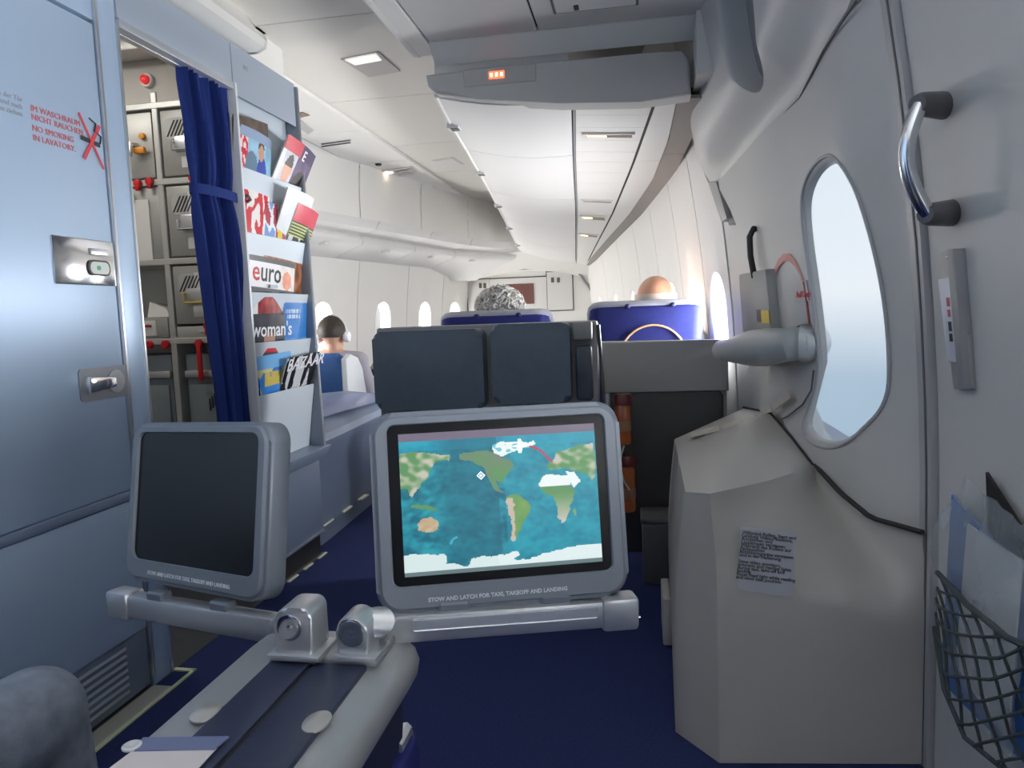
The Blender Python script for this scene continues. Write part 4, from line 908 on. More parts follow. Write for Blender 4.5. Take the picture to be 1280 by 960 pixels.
magazine('red fashion magazine behind the dark one in the fourth pocket', 3, 2.49, .28, .145, .02, pic_woman, off=-.004)
magazine('dark magazine with a large white title in the fourth pocket', 3, 2.492, .27, .090, .0, lambda u, v: noisec((62, 64, 72), u, v, 6, 20) if not blob(u, v, .5, .66, .16, .10) else (180, 140, 125), [("woman's", .03, .70, .080, W_, .001)], off=.006)
magazine('bright blue news magazine in the fourth pocket', 3, 2.752, .21, .130, .0, pic_blue, [], off=.004)
magazine('magazine with a thin red top edge in the lowest pocket', 4, 2.50, .22, .150, -.02, lambda u, v: (205, 30, 50) if v > .97 else (90, 70, 70), off=-.006)
magazine('blue travel magazine with island cover in the lowest pocket', 4, 2.51, .29, .125, .03, pic_island, [], off=.002)
magazine('black and white magazine with tall white capitals in the lowest pocket', 4, 2.70, .28, .110, .05, pic_bazaar, [('BAZAAR', .03, .86, .075, W_, .001)], off=.010, lean_=.3)
# ================================================================== low cabinet along the aisle beyond the rack
lowc = thing('low_console', 'long low slate console with a rounded top along the aisle', 'console', (-1.7, 3.9, 0))
def lsec(y):
    k = smooth01((y-3.0)/1.0)*.09
    xo = XW-.03-k*.4
    return [V((p[0], y, p[1])) for p in [(-2.05, .0), (xo-.03, .0), (xo-.03, .10), (xo, .10), (xo+.004, .40), (xo+.03, .46), (xo+.035, .50), (xo+.02, .53), (xo-.05, .56), (xo-.12, .60-k*.1), (xo-.3, .62-k*.1), (-2.05, .60-k*.1)]]
obj('body', MB().loft([lsec(y) for y in (2.992, 3.2, 3.4, 3.6, 3.8, 4.0, 4.2)]), cabm, lowc, 25)
for k in range(5):
    y_ = 3.05+k*.23; obj('kick_light', MB().box((XW-.065, y_, .100), (XW-.028, y_+.11, .108)), mat('kick_light', (.75, .72, .55), .4), lowc)
lt = obj('tray_top', MB().grid(lambda u, v: V((-2.0+.49*u, 3.0+1.15*v, .622-.05*v*.6+.010*math.sin(math.pi*u)-.03*max(0, u-.8)*5)), 6, 6), mat('tray_slate_blue', (.13, .16, .30), .35), lowc)
gpth = thing('floor_path_marker', 'cream dashes of floor path marking at the foot of the base cabinet', 'floor marker', (XW, 2.7, 0))
for k in range(3): obj('dash', MB().box((XW+.0, 2.62+k*.14, .0), (XW+.012, 2.70+k*.14, .005)), MATS['kick_light'], gpth)
# ================================================================== near sidewall fittings on the right
def wp_(y, z, off): return SR(y, z, off)
pa, pb = onwall(1180, 132, 0), onwall(1190, 266, 0)
hd_ = thing('grab_handle', 'curved chrome grab handle with dark ends on the near sidewall', 'handle', (pa.x, pa.y, pb.z))
hm = mat('handle_dark', (.10, .10, .105), .4)
ga, gb = onwall(1150, 130, .075), onwall(1160, 268, .075)
pth = [ga.lerp(gb, k/14) + V((-.030*math.sin(math.pi*k/14), 0, 0)) for k in range(15)]
obj('grip', MB().tube(pth, [.013]+[.0145]*13+[.013], 14), steel, hd_)
for p, q in ((pa, ga), (pb, gb)): obj('end_post', MB().tube([p, p.lerp(q, .6), p.lerp(q, .95), q+(q-p)*.12], [.026, .023, .021, .016], 16), hm, hd_)
# placard holder below the handle
ph = thing('placard_holder', 'metal bar holding a white notice strip under the chrome handle', 'placard holder', onwall(1205, 480, 0))
def wq(pxs, o0, o1, bev=.002):
    a = [onwall(*q_, o0) for q_ in pxs]; nrm = V((-1, -.17, 0)).normalized(); return MB().hexa(a+[p+nrm*(o1-o0) for p in a], bev)
obj('bar', wq([(1180, 314), (1207, 311), (1221, 485), (1199, 486)], 0, .012), mat('holder_grey', (.42, .41, .40), .4, .3), ph)
obj('bar_edge', wq([(1198, 311), (1207, 310), (1221, 486), (1213, 487)], 0, .024), mat('holder_edge', (.34, .34, .34), .45, .2), ph)
for p in ((1187, 321), (1202, 478)):
    c = onwall(*p, .013); obj('screw', MB().ball(c, .006, None, 10, 6), steel, ph)
nt_ = obj('notice_strip', wq([(1177, 349), (1198, 345), (1207, 453), (1189, 452)], .014, .022), mat('notice_white', (.70, .72, .78), .3), ph)
for k, (yy, l_) in enumerate(((372, 11), (387, 9), (402, 12), (417, 10))):
    q_ = [onwall(x, y, .0235) for x, y in ((1183+k*1.2, yy), (1186.5+k*1.2, yy), (1187.5+k*1.2, yy+l_), (1184+k*1.2, yy+l_))]
    obj('notice_print', MB().hexa(q_+[p+V((-.0006, 0, 0)) for p in q_]), ink_red if k < 2 else ink_black, nt_)
# net pocket
net = thing('net_pocket', 'dark grey elastic net pocket on the near sidewall', 'net pocket', SR(1.45, .12, .02))
def NP(u, v, e=0):
    tp = [(1172, 716), (1209, 756), (1259, 797), (1305, 818), (1350, 830)]; bp_ = [(1168, 784), (1180, 862), (1206, 922), (1252, 960), (1340, 1000)]
    i = min(int(u*4), 3); f_ = u*4-i; L2 = lambda a, b, k: (a[0]+(b[0]-a[0])*k, a[1]+(b[1]-a[1])*k)
    q_ = L2(L2(bp_[i], bp_[i+1], f_), L2(tp[i], tp[i+1], f_), v); return onwall(*q_, .028+e+.095*math.sin(math.pi*min(1, .1+.9*u))*(.7+.3*v))
def NP_old(u, v, e=0):                                           # u 0..1 from door side towards camera, v 0 bottom .. 1 top
    y = 1.625-.50*u; w_ = .62+.38*v if u < .5 else 1
    zt = .455-.02*u; zb = .30-.32*min(1, u*2.0)**.8 if u < .5 else -.02+.1*(u-.5)
    z = zb+(zt-zb)*v
    return SR(y, max(z, .02), .018+e+.075*math.sin(math.pi*min(1, .08+.92*u))*(.55+.45*v))
cord = mat('net_cord', (.055, .07, .075), .7)
obj('top_cord', MB().tube([NP(k/16, 1) for k in range(17)], .0055, 8), cord, net)
obj('bottom_cord', MB().tube([NP(k/16, 0) for k in range(17)], .0045, 8), cord, net)
nn = 7
mb = MB()
for s_ in range(-nn, nn+1):
    for sg_ in (1, -1):
        pts = []
        for k in range(25):
            v = k/24; u = s_/nn + sg_*v*.62 + (.0 if sg_ > 0 else .62)
            u += .01*math.sin(9*v+s_)
            if 0 <= u <= 1: pts.append(NP(u, v, .003*sg_))
        if len(pts) > 2: mb.tube(pts, .0028, 6)
obj('mesh_cords', mb, cord, net)['kind'] = 'stuff'
# contents of the net
def wsheet(pxo, th, curv=0.0, n=6):                          # (px,py,off) corners -> curved sheet
    q_ = [onwall(x, y, o) for x, y, o in pxo]
    mb = MB(); mb.grid(lambda u, v: q_[0].lerp(q_[1], u).lerp(q_[3].lerp(q_[2], u), v)+V((-curv*math.sin(math.pi*u), 0, 0)), n, n); solid(mb.bm, th); return mb
bc = thing('safety_booklet', 'blue booklet standing in the net pocket behind a white card', 'booklet', SR(1.5, .2, .03))
obj('cover', wsheet([(1178, 850, .018), (1290, 960, .03), (1290, 720, .03), (1192, 618, .018)], .004, .004), mat('booklet_blue', (.05, .16, .45), .4), bc)
wc = thing('white_card', 'white folded card in a clear bag held by the net', 'card', SR(1.45, .2, .05))
obj('card', wsheet([(1196, 830, .030), (1262, 925, .045), (1279, 700, .045), (1211, 654, .030)], .003, .003), mat('card_white', (.72, .74, .76), .5), wc)
bf = thing('black_folder', 'thin black folder leaning in the net pocket', 'folder', SR(1.38, .3, .02))
obj('cover', wsheet([(1240, 690, .012), (1300, 760, .012), (1300, 690, .012), (1236, 590, .012)], .006), black, bf)
pbg = thing('plastic_bag', 'crumpled clear plastic bag sticking out of the net pocket', 'plastic bag', SR(1.5, .2, .06))
plas = bpy.data.materials.new('clear_plastic'); plas.use_nodes = True; _t = plas.node_tree; _t.nodes.clear()
_o = _t.nodes.new('ShaderNodeOutputMaterial'); _m = _t.nodes.new('ShaderNodeMixShader'); _a = _t.nodes.new('ShaderNodeBsdfTransparent'); _g = _t.nodes.new('ShaderNodeBsdfPrincipled')
_g.inputs['Base Color'].default_value = (.55, .60, .64, 1); _g.inputs['Roughness'].default_value = .15; _m.inputs[0].default_value = .40
_t.links.new(_a.outputs[0], _m.inputs[1]); _t.links.new(_g.outputs[0], _m.inputs[2]); _t.links.new(_m.outputs[0], _o.inputs[0])
qb = [onwall(*p) for p in ((1170, 800, .024), (1262, 950, .06), (1295, 660, .06), (1208, 592, .050))]; qm = onwall(1163, 672, .04)
def bagf(u, v):
    l_ = qb[0].lerp(qm, min(1, v*1.6)) if v < .625 else qm.lerp(qb[3], (v-.625)/.375); r_ = qb[1].lerp(qb[2], v)
    p = l_.lerp(r_, u); n_ = noise.noise(V((u*5, v*6, .3))); return p+V((-.012*math.sin(math.pi*u)+.012*n_, 0, .004*n_))
obj('film', MB().grid(bagf, 22, 26), plas, pbg)
# ================================================================== attendant seats
YJ = 2.62
js = thing('attendant_seat', 'double attendant seat with two dark padded headrests facing the doorway', 'attendant seat', (-.55, YJ+.1, 0))
pad_m = mat('slate_leather', (.11, .145, .18), .34, 0, 30, .12, .08, 250)
jg = mat('jump_grey', (.28, .285, .29), .45)
def padsheet(x0, x1, z0, z1, y, th):
    mb = MB(); M = Matrix(((1, 0, 0, (x0+x1)/2), (0, 0, -1, y), (0, 1, 0, (z0+z1)/2), (0, 0, 0, 1)))
    mb.prism(rrect(x1-x0, z1-z0, .028, 5), 0, th, M, .022, 4); return mb
a, b = at(476, 511, Y=YJ), at(606, 410, Y=YJ); c, d = at(620, 503, Y=YJ), at(713, 402, Y=YJ)
obj('headrest_pad', padsheet(a.x, b.x, a.z, b.z, YJ+.02, .075), pad_m, js)
obj('headrest_pad', padsheet(c.x, d.x, c.z, d.z, YJ+.02, .075), pad_m, js)
hj = at(745, 399, Y=YJ+.03)
obj('back_shell', MB().box((a.x-.012, YJ+.022, .28), (hj.x+.005, YJ+.10, hj.z-.004), .012), jg, js)
obj('base', MB().box((a.x+.0, YJ+.04, 0.0), (hj.x-.02, YJ+.12, .30), .01), mat('jump_base_dark', (.035, .035, .04), .5), js)
for x0, x1 in ((a.x+.01, b.x-.005), (c.x, d.x+.02)):
    obj('back_pad', padsheet(x0, x1, .30, a.z-.02, YJ+.02, .05), pad_m, js)
obj('buckle_fold', MB().box((c.x+.12, YJ-.03, c.z-.03), (c.x+.22, YJ+.0, c.z+.006), .008), mat('buckle_slate', (.10, .15, .20), .35), js)
e1, e2 = at(717, 402, Y=YJ), at(741, 424, Y=YJ)
obj('lamp_head', MB().box((e1.x, YJ-.04, e2.z), (e2.x, YJ+.04, e1.z), .008), mat('lamp_grey', (.27, .27, .26), .45), js)
e1, e2 = at(720, 431, Y=YJ), at(742, 499, Y=YJ)
obj('handset', MB().box((e1.x, YJ-.045, e2.z), (e2.x, YJ+.03, e1.z), .012, 3), mat('handset_dark', (.055, .065, .085), .3), js)
obj('edge_strip', MB().tube([(hj.x+.008, YJ+.03, hj.z-.02), (hj.x+.02, YJ+.03, .75), (hj.x+.022, YJ+.03, .4)], .007, 8), mat('edge_dark', (.12, .12, .125), .35, .3), js)
k0 = at(766, 492, Y=YJ)
obj('hook', MB().box((k0.x-.03, YJ-.0, k0.z-.10), (k0.x-.012, YJ+.05, k0.z+.0), .008), jg, js)
amber = mat('amber_plastic', (.36, .085, .018), .25, 0, 14, .25, coat=.4)
tor = at(777, 500, Y=YJ+.02)
for k, (zt, zb, lbl) in enumerate(((at(777, 493, Y=YJ).z, at(777, 556, Y=YJ).z, 'upper amber torch with dark red cap beside the attendant seat'), (at(781, 570, Y=YJ).z, at(783, 640, Y=YJ).z, 'lower amber torch hanging in shadow beside the attendant seat'))):
    x = tor.x+.004+.012*k
    t = thing('emergency_torch', lbl, 'torch', (x, tor.y, zb), 'amber torches')
    obj('body', MB().lathe([(.001, zb), (.026, zb), (.028, zb+.01), (.028, zt-.045), (.026, zt-.04), (.001, zt-.04)], Matrix.Translation((x, tor.y, 0)), 18), amber, t)
    obj('cap', MB().lathe([(.001, zt-.04), (.034, zt-.04), (.035, zt-.012), (.03, zt), (.001, zt)], Matrix.Translation((x, tor.y, 0)), 18), mat('cap_maroon', (.10, .012, .012), .3), t)
    obj('label_band', MB().lathe([(.0285, zb+.05), (.0288, zb+.052), (.0288, zb+.085), (.0285, zb+.087)], Matrix.Translation((x, tor.y, 0)), 18), mat('band_brown', (.25, .12, .06), .4), t)
    br = obj('bracket', MB().box((hj.x+.0, tor.y-.01, zb+.02), (x-.02, tor.y+.01, zb+.05), .003), jg, t)
q_ = [at(*p, Y=YJ-.02) for p in [(780, 557), (777, 567), (774, 580), (779, 600), (787, 613)]]
tag(obj('lanyard', MB().tube(q_, .004, 6), mat('lanyard_grey', (.45, .44, .42), .5)), 'thin pale cord looped beside the lower amber torch', 'cord')
# grey privacy shell behind the bald passenger
YS = 2.90
sh = thing('privacy_shell', 'tall grey plastic shell with dark back panel behind the bald passenger', 'seat shell', (.1, YS, 0))
q0, q1 = at(752, 482, Y=YS), at(909, 424, Y=YS)
mb = MB(); M = Matrix(((1, 0, 0, 0), (0, 0, -1, YS+.03), (0, 1, 0, 0), (0, 0, 0, 1)))
rr = .035; pr_ = [(q0.x, .72), (q0.x, q1.z+.005)]+[(q1.x-rr+rr*math.sin(math.pi/2*k/5), q1.z-rr+rr*math.cos(math.pi/2*k/5)) for k in range(6)]+[(q1.x+.003, .72)]
mb.prism(pr_[::-1], 0, .05, M, .008, 2); obj('upper_panel', mb, mat('shell_grey', (.38, .38, .37), .45), sh)
obj('lower_panel', MB().prism([(q0.x, .06), (q1.x-.015, .06), (q1.x-.015, .70), (q1.x-.04, .735), (q0.x, .745)], 0, .035, M, .012, 3), mat('shell_dark', (.05, .05, .052), .5), sh)
obj('side_wing', MB().hexa([(q1.x-.03, YS+.0, .10), (q1.x, YS+.0, .10), (q1.x+.0, YS+.36, .10), (q1.x-.03, YS+.36, .10), (q1.x-.03, YS+.02, q1.z-.03), (q1.x, YS+.02, q1.z-.03), (q1.x-.04, YS+.36, q1.z-.12), (q1.x-.07, YS+.36, q1.z-.12)], .01), MATS['shell_grey'], sh)
bx_ = thing('underseat_box', 'small dark grey box on the carpet under the grey shell', 'box', (.06, YS-.12, 0))
obj('body', MB().box((-.0, YS-.20, .0), (.17, YS-.04, .24), .01), mat('underseat_grey', (.07, .07, .075), .5), bx_)
obj('lid', MB().box((-.005, YS-.205, .24), (.175, YS-.035, .262), .006), mat('underseat_lid', (.09, .09, .095), .5), bx_)
# ================================================================== passenger seats
blue = mat('royal_blue_cloth', (.020, .026, .16), .7, 0, 60, .2, .15, 400, spec=.25)
lilac = mat('headrest_grey_cloth', (.38, .39, .45), .75, 0, 60, .12, .15, 400)
pipe = mat('orange_piping', (.75, .42, .2), .5)
def cabin_seat(x, y, lbl, wdt=.52, top=1.07, bm_=None, grp='passenger seats'):
    t = thing('passenger_seat', lbl, 'seat', (x, y, 0), grp)
    bm_ = bm_ or blue
    def bsec(z, w_, d0, d1, r=.05): return [V((x+p[0], y+(d0+d1)/2+p[1], z)) for p in rrect(w_, d1-d0, min(r, (d1-d0)/2-.002), 4)]
    lv_ = [(.42, .44, .02, .15), (.60, .46, .01, .15), (.80, .49, .0, .14), (.93, wdt*.97, -.01, .13), (top-.06, wdt, -.012, .125), (top-.025, wdt*.985, -.008, .12), (top-.006, wdt*.93, .005, .105), (top, wdt*.80, .025, .085)]
    obj('backrest', MB().loft([bsec(*l_) for l_ in lv_]), bm_, t, 60)
    # grey headrest cover wraps the top and sides
    def hsec(z, w_, d0, d1): return bsec(z, w_, d0, d1, .06)
    hl = [(top-.145, wdt*1.02, .055, .19), (top-.09, wdt*1.045, .035, .19), (top-.04, wdt*1.045, .012, .18), (top-.012, wdt*1.015, .0, .16), (top+.008, wdt*.93, .01, .14), (top+.014, wdt*.80, .03, .12)]
    obj('headrest', MB().loft([hsec(*l_) for l_ in hl]), lilac, t, 60)
    for s_ in (-1, 1): obj('button', MB().ball((x+s_*.10+.02, y-.006, top-.012), (.014, .008, .011), None, 10, 6), mat('button_navy', (.02, .02, .10), .5), t)
    w2 = .155; obj('piping', MB().tube([V((x+.03+w2*math.sin(a_), y-.016, top-.27+.17*math.cos(a_))) for a_ in [math.radians(-100+200*k/24) for k in range(25)]], .0045, 6), pipe, t)
    obj('cushion', MB().box((x-.19, y+.10, .32), (x+.19, y+.62, .45), .04, 3), bm_, t)
    for s_ in (-1, 1): obj('armrest', MB().box((x+s_*.225-.03, y+.10, .30), (x+s_*.225+.03, y+.48, .62), .02, 3), jg, t)
    obj('base', MB().box((x-.2, y+.12, .0), (x+.2, y+.58, .32), .01), mat('seat_base_dark', (.04, .04, .045), .5), t)
    return t
cabin_seat(.035, 3.32, 'royal blue seat with grey headrest holding the bald passenger', .515, 1.075)
cabin_seat(-.665, 3.32, 'royal blue seat with grey headrest holding the curly haired passenger', .53, 1.055)
# ================================================================== people
skinm = mat('skin', (.62, .36, .26), .5, 0, 30, .06)
def remesh(mb, vox):
    me = bpy.data.meshes.new('r'); mb.bm.to_mesh(me); mb.bm.free(); o = bpy.data.objects.new('r', me); COL.objects.link(o)
    m_ = o.modifiers.new('r', 'REMESH'); m_.mode = 'VOXEL'; m_.voxel_size = vox
    s_ = o.modifiers.new('s', 'SMOOTH'); s_.iterations = 4; s_.factor = .5
    dg = bpy.context.evaluated_depsgraph_get(); out_ = bpy.data.meshes.new_from_object(o.evaluated_get(dg))
    bpy.data.objects.remove(o); bpy.data.meshes.remove(me)
    b = bmesh.new(); b.from_mesh(out_); bpy.data.meshes.remove(out_); return b
def person(lbl, hip, head, top_m, leg_m, hands=None, knees=None, feet=None, hair=None, skin=None, vox=.0085, turn=0.0, hs=1.0, arm_out=.06, lr=1.0, hair_m=None, back=.0):
    """seated figure facing +Y. hip: midpoint between hip joints, head: centre of the skull"""
    t = thing('person', lbl, 'person', (hip[0], hip[1], 0)); skin = skin or skinm
    hip, head = V(hip), V(head); prim = []                   # (a, b, ra, rb, material index)
    neck = head+V((0, -.005, -.12)); chest = hip.lerp(neck, .70)+V((0, .03, 0)); waist = hip.lerp(neck, .30)+V((0, .02, 0))
    shz = neck.z-.055
    prim += [(hip+V((-.07, 0, .02)), hip+V((.07, 0, .02)), .115, .115, 2), (hip+V((0, 0, .02)), waist, .13, .125, 1), (waist, chest, .13, .15, 1), (chest+V((-.08, 0, 0)), chest+V((.08, 0, 0)), .115, .115, 1), (chest, neck+V((0, 0, -.06)), .13, .07, 1), (neck+V((0, 0, -.06)), head+V((0, 0, -.04)), .056, .055, 0)]
    for s_ in (-1, 1):
        k = 0 if s_ < 0 else 1
        sh_ = V((neck.x+s_*.175, neck.y+.0, shz)); el = sh_+V((s_*arm_out, .08, -.27)); hn = V(hands[k]) if hands else el+V((-s_*.10, .23, -.01))
        prim += [(V((neck.x+s_*.04, neck.y, shz+.01)), sh_, .07, .065, 1), (sh_, el, .058, .047, 1), (el, hn, .044, .030, 1)]
        d_ = (hn-el).normalized(); pal = hn+d_*.055
        prim += [(hn, pal, .026, .030, 0)]
        side = d_.cross(V((0, 0, 1))).normalized()
        for f_ in range(4):
            r0 = pal+side*(f_-1.5)*.020+d_*.02; L = (.040, .046, .043, .033)[f_]
            m1 = r0+d_*L+V((0, 0, -.008)); m2 = m1+d_*L*.6+V((0, 0, -.022)); prim += [(r0, m1, .0095, .009, 0), (m1, m2, .009, .008, 0)]
        th0 = hn+d_*.02-side*s_*.026; th1 = th0+d_*.035-side*s_*.022; prim += [(th0, th1, .011, .010, 0), (th1, th1+d_*.028, .010, .009, 0)]
        kn = V(knees[k]) if knees else hip+V((s_*.12, .44, .04)); ft = V(feet[k]) if feet else V((kn.x, kn.y+.02, .07))
        hj_ = hip+V((s_*.095, 0, 0))
        prim += [(hj_, kn, .085*lr, .062*lr, 2), (kn, kn.lerp(ft, .45), .060*lr, .058*lr, 2), (kn.lerp(ft, .45), ft, .058, .042, 2), (ft+V((0, -.03, -.035)), ft+V((0, .17, -.04)), .035, .030, 3)]
    mb = MB()
    for a, b, ra, rb, mi in prim:
        n_ = 7; pts = [a.lerp(b, i/(n_-1)) for i in range(n_)]; rs = [ra+(rb-ra)*i/(n_-1) for i in range(n_)]
        mb.tube(pts, rs, 14); mb.ball(a, ra, None, 14, 9); mb.ball(b, rb, None, 14, 9)
    # head: skull, jaw, nose, ears, brow, lips
    Rz = Matrix.Rotation(turn, 4, 'Z'); H = lambda x, y, z: head+(Rz @ V((x, y, z)))*hs
    hb = [((0, -.012, .028), (.077, .092, .088)), ((0, .025, -.03), (.062, .070, .085)), ((0, .045, -.085), (.040, .040, .030)), ((0, .098, -.018), (.013, .018, .022)), ((0, .085, .006), (.010, .016, .03)), ((0, .078, .035), (.05, .014, .012)), ((0, .088, -.060), (.024, .010, .006)), ((0, .087, -.070), (.021, .010, .006)), ((.036, .062, -.012), (.022, .022, .022)), ((-.036, .062, -.012), (.022, .022, .022))]
    for s_ in (-1, 1): hb.append(((s_*.078, -.008, -.008), (.010, .022, .034)))
    for c, r in hb: mb.ball(H(*c), tuple(q*hs for q in r), Rz, 18, 12)
    bm = remesh(mb, vox)
    for f in bm.faces:
        p = f.calc_center_median(); best, bi = 9, 0
        dh = (p-head).length
        for a, b, ra, rb, mi in prim:
            ab = b-a; u = max(0, min(1, (p-a).dot(ab)/max(1e-9, ab.length_squared))); d_ = (p-a-ab*u).length-(ra+(rb-ra)*u)
            if d_ < best: best, bi = d_, mi
        if dh < .135*hs and p.z > neck.z-.02: bi = 0
        f.material_index = bi
    body = obj('body', bm, [skin, top_m, leg_m, mat('shoe_dark', (.02, .018, .016), .4)], t, 80)
    ey = mat('eye_white', (.8, .8, .78), .2); ir = mat('iris_brown', (.06, .03, .015), .2)
    for s_ in (-1, 1):
        obj('eye', MB().ball(H(s_*.031, .080, .010), .0125, None, 12, 8), ey, t); obj('iris', MB().ball(H(s_*.031, .089, .010), .0055, None, 10, 6), ir, t)
    rnd = random.Random(hash(lbl) % 1000 if False else len(lbl))
    if hair == 'curly':
        mb = MB()
        for k in range(420):
            th_ = math.acos(1-1.35*rnd.random()); ph_ = rnd.random()*2*math.pi
            n_ = V((math.sin(th_)*math.cos(ph_), math.sin(th_)*math.sin(ph_), math.cos(th_)))
            if n_.y > .55 and n_.z < .55: continue
            c = head+(Rz @ V((n_.x*.098, -.015+n_.y*.108, .03+n_.z*.098)))
            ax = n_.orthogonal().normalized(); ay = n_.cross(ax); r_ = .010+.011*rnd.random(); c = c+n_*(.022*rnd.random()-.008); w_ = rnd.random()*6
            mb.tube([c+(ax*math.cos(w_+q*1.05)+ay*math.sin(w_+q*1.05))*r_+n_*(.004*q-.006) for q in range(8)], [.0035, .006, .0065, .0065, .006, .0055, .0045, .002], 5)
        for k in range(60):
            th_ = math.acos(1-1.3*(k+.5)/60); ph_ = k*2.4
            n_ = V((math.sin(th_)*math.cos(ph_), math.sin(th_)*math.sin(ph_), math.cos(th_)))
            if n_.y > .6 and n_.z < .5: continue
            mb.ball(head+(Rz @ V((n_.x*.080, -.015+n_.y*.092, .03+n_.z*.085))), .026, None, 8, 6)
        obj('hair', mb, hair_m, t)
    elif hair in ('short', 'fringe'):
        mb = MB()
        def hf(u, v):
            ph_ = u*2*math.pi; lo_ = 1.95-.55*max(0, math.sin(ph_))**.7*1.1
            th0_ = .02 if hair == 'short' else 1.42
            th_ = th0_+(max(lo_, th0_+.05)-th0_)*v
            n_ = V((math.sin(th_)*math.cos(ph_), math.sin(th_)*math.sin(ph_), math.cos(th_)))
            e_ = (.010 if hair == 'short' else .001)*(1+.5*noise.noise(n_*14))
            return H(n_.x*(.078+e_), -.012+n_.y*(.093+e_), .028+n_.z*(.089+e_))
        mb.grid(hf, 48, 20); solid(mb.bm, -.008); obj('hair', mb, hair_m, t, 80)
    return t
shirtA = mat('shirt_plum', (.10, .05, .08), .8); shirtB = mat('shirt_white', (.62, .62, .64), .8); trous = mat('trousers_dark', (.03, .03, .04), .85); hoody = mat('hoody_lilac_grey', (.34, .32, .38), .85)
ghair = mat('hair_grey', (.50, .49, .47), .7, 0, 90, .25); dhair = mat('hair_dark_brown', (.035, .025, .02), .6, 0, 120, .3)
person('passenger with grey curly hair seen over the seat back', (-.665, 3.62, .48), (-.665, 3.50, 1.035), shirtA, trous, hair='curly', hair_m=ghair)
person('bald passenger with a bright scalp beside the sidewall', (.06, 3.62, .52), (.085, 3.52, 1.068), shirtB, trous, hs=1.16, arm_out=-.01, hair='fringe', hair_m=mat('hair_stubble', (.72, .60, .52), .7), skin=mat('skin_ruddy', (.66, .34, .22), .4, 0, 30, .06))
# far passenger with headphones
FX, FY = -2.06, 4.62
t = thing('passenger_seat', 'blue seat with pale side shell holding the passenger with headphones', 'seat', (FX-.04, FY, 0), 'passenger seats')
bl2 = mat('mid_blue_cloth', (.025, .10, .30), .6, 0, 50, .15)
def fsec(z, w_, d0, d1): return [V((FX+.01+p[0], FY-.42+(d0+d1)/2+p[1], z)) for p in rrect(w_, d1-d0, .04, 4)]
obj('backrest', MB().loft([fsec(*l_) for l_ in [(.42, .34, .18, .30), (.55, .37, .15, .29), (.70, .38, .13, .28), (.79, .35, .13, .27), (.835, .26, .15, .25)]]), bl2, t, 60)
obj('side_shell', MB().prism([(-.30, .42), (.14, .42), (.10, .58), (-.10, .80), (-.22, .83), (-.30, .80)], 0, .035, Matrix(((0, 0, 1, FX+.205), (1, 0, 0, FY-.02), (0, 1, 0, 0), (0, 0, 0, 1))), .01, 2), mat('pale_shell', (.55, .57, .60), .4), t)
obj('cushion', MB().box((FX-.30, FY-.15, .30), (FX+.20, FY+.35, .40), .03, 3), bl2, t); obj('base', MB().box((FX-.25, FY-.10, 0), (FX+.05, FY+.30, .30), .01), MATS['seat_base_dark'], t)
person('passenger in lilac hoodie wearing headphones on the far side', (FX-.09, FY-.02, .47), (FX+.03, FY-.02, .945), hoody, trous, hair='short', hair_m=dhair, vox=.011)
hpn = thing('headphones', 'white headphones on the dark haired far passenger', 'headphones', (FX+.03, FY-.02, .92))
wm = mat('headphone_white', (.82, .82, .84), .3)
hc_ = V((FX+.03, FY-.02, .945))
obj('band', MB().tube([hc_+V((.098*math.sin(a_), -.01, .03+.108*math.cos(a_))) for a_ in [math.radians(-100+200*k/20) for k in range(21)]], .007, 8), wm, hpn)
for s_ in (-1, 1): obj('ear_cup', MB().lathe([(.001, 0), (.038, 0), (.040, .014), (.032, .032), (.001, .034)], frame(hc_+V((s_*.085, -.008, -.008)), (0, s_, 0), (0, 0, 1)), 16), wm, hpn)
# table and small screen ahead of that passenger
tb = thing('side_table', 'dark folding table edge beside the far passenger', 'table', (-1.75, 4.9, 0))
q_ = at(451, 460, Y=4.75); q2 = at(476, 470, Y=4.75)
obj('top', MB().box((q_.x-.02, 4.75, q2.z-.0), (q2.x+.45, 5.15, q_.z-.01), .01), mat('table_dark', (.03, .032, .036), .4), tb)
obj('pedestal', MB().box((q_.x+.1, 4.85, 0), (q_.x+.40, 5.05, q2.z), .01), mat('pedestal_pale', (.50, .49, .46), .5), tb)
mo = thing('small_monitor', 'small grey monitor standing on the far table', 'monitor', (q_.x+.1, 4.9, q_.z-.01))
obj('case', MB().hexa([(q_.x+.02, 4.86, q_.z-.01), (q_.x+.25, 4.86, q_.z-.01), (q_.x+.25, 4.92, q_.z-.01), (q_.x+.02, 4.92, q_.z-.01), (q_.x+.06, 4.92, q_.z+.075), (q_.x+.25, 4.92, q_.z+.075), (q_.x+.25, 4.95, q_.z+.075), (q_.x+.06, 4.95, q_.z+.075)], .004), mat('monitor_grey', (.35, .36, .37), .4), mo)
obj('screen', MB().hexa([(q_.x+.05, 4.868, q_.z+.012), (q_.x+.235, 4.868, q_.z+.012), (q_.x+.235, 4.872, q_.z+.012), (q_.x+.05, 4.872, q_.z+.012), (q_.x+.075, 4.906, q_.z+.062), (q_.x+.235, 4.906, q_.z+.062), (q_.x+.235, 4.91, q_.z+.062), (q_.x+.075, 4.91, q_.z+.062)]), mat('off_screen', (.02, .022, .025), .15), mo)
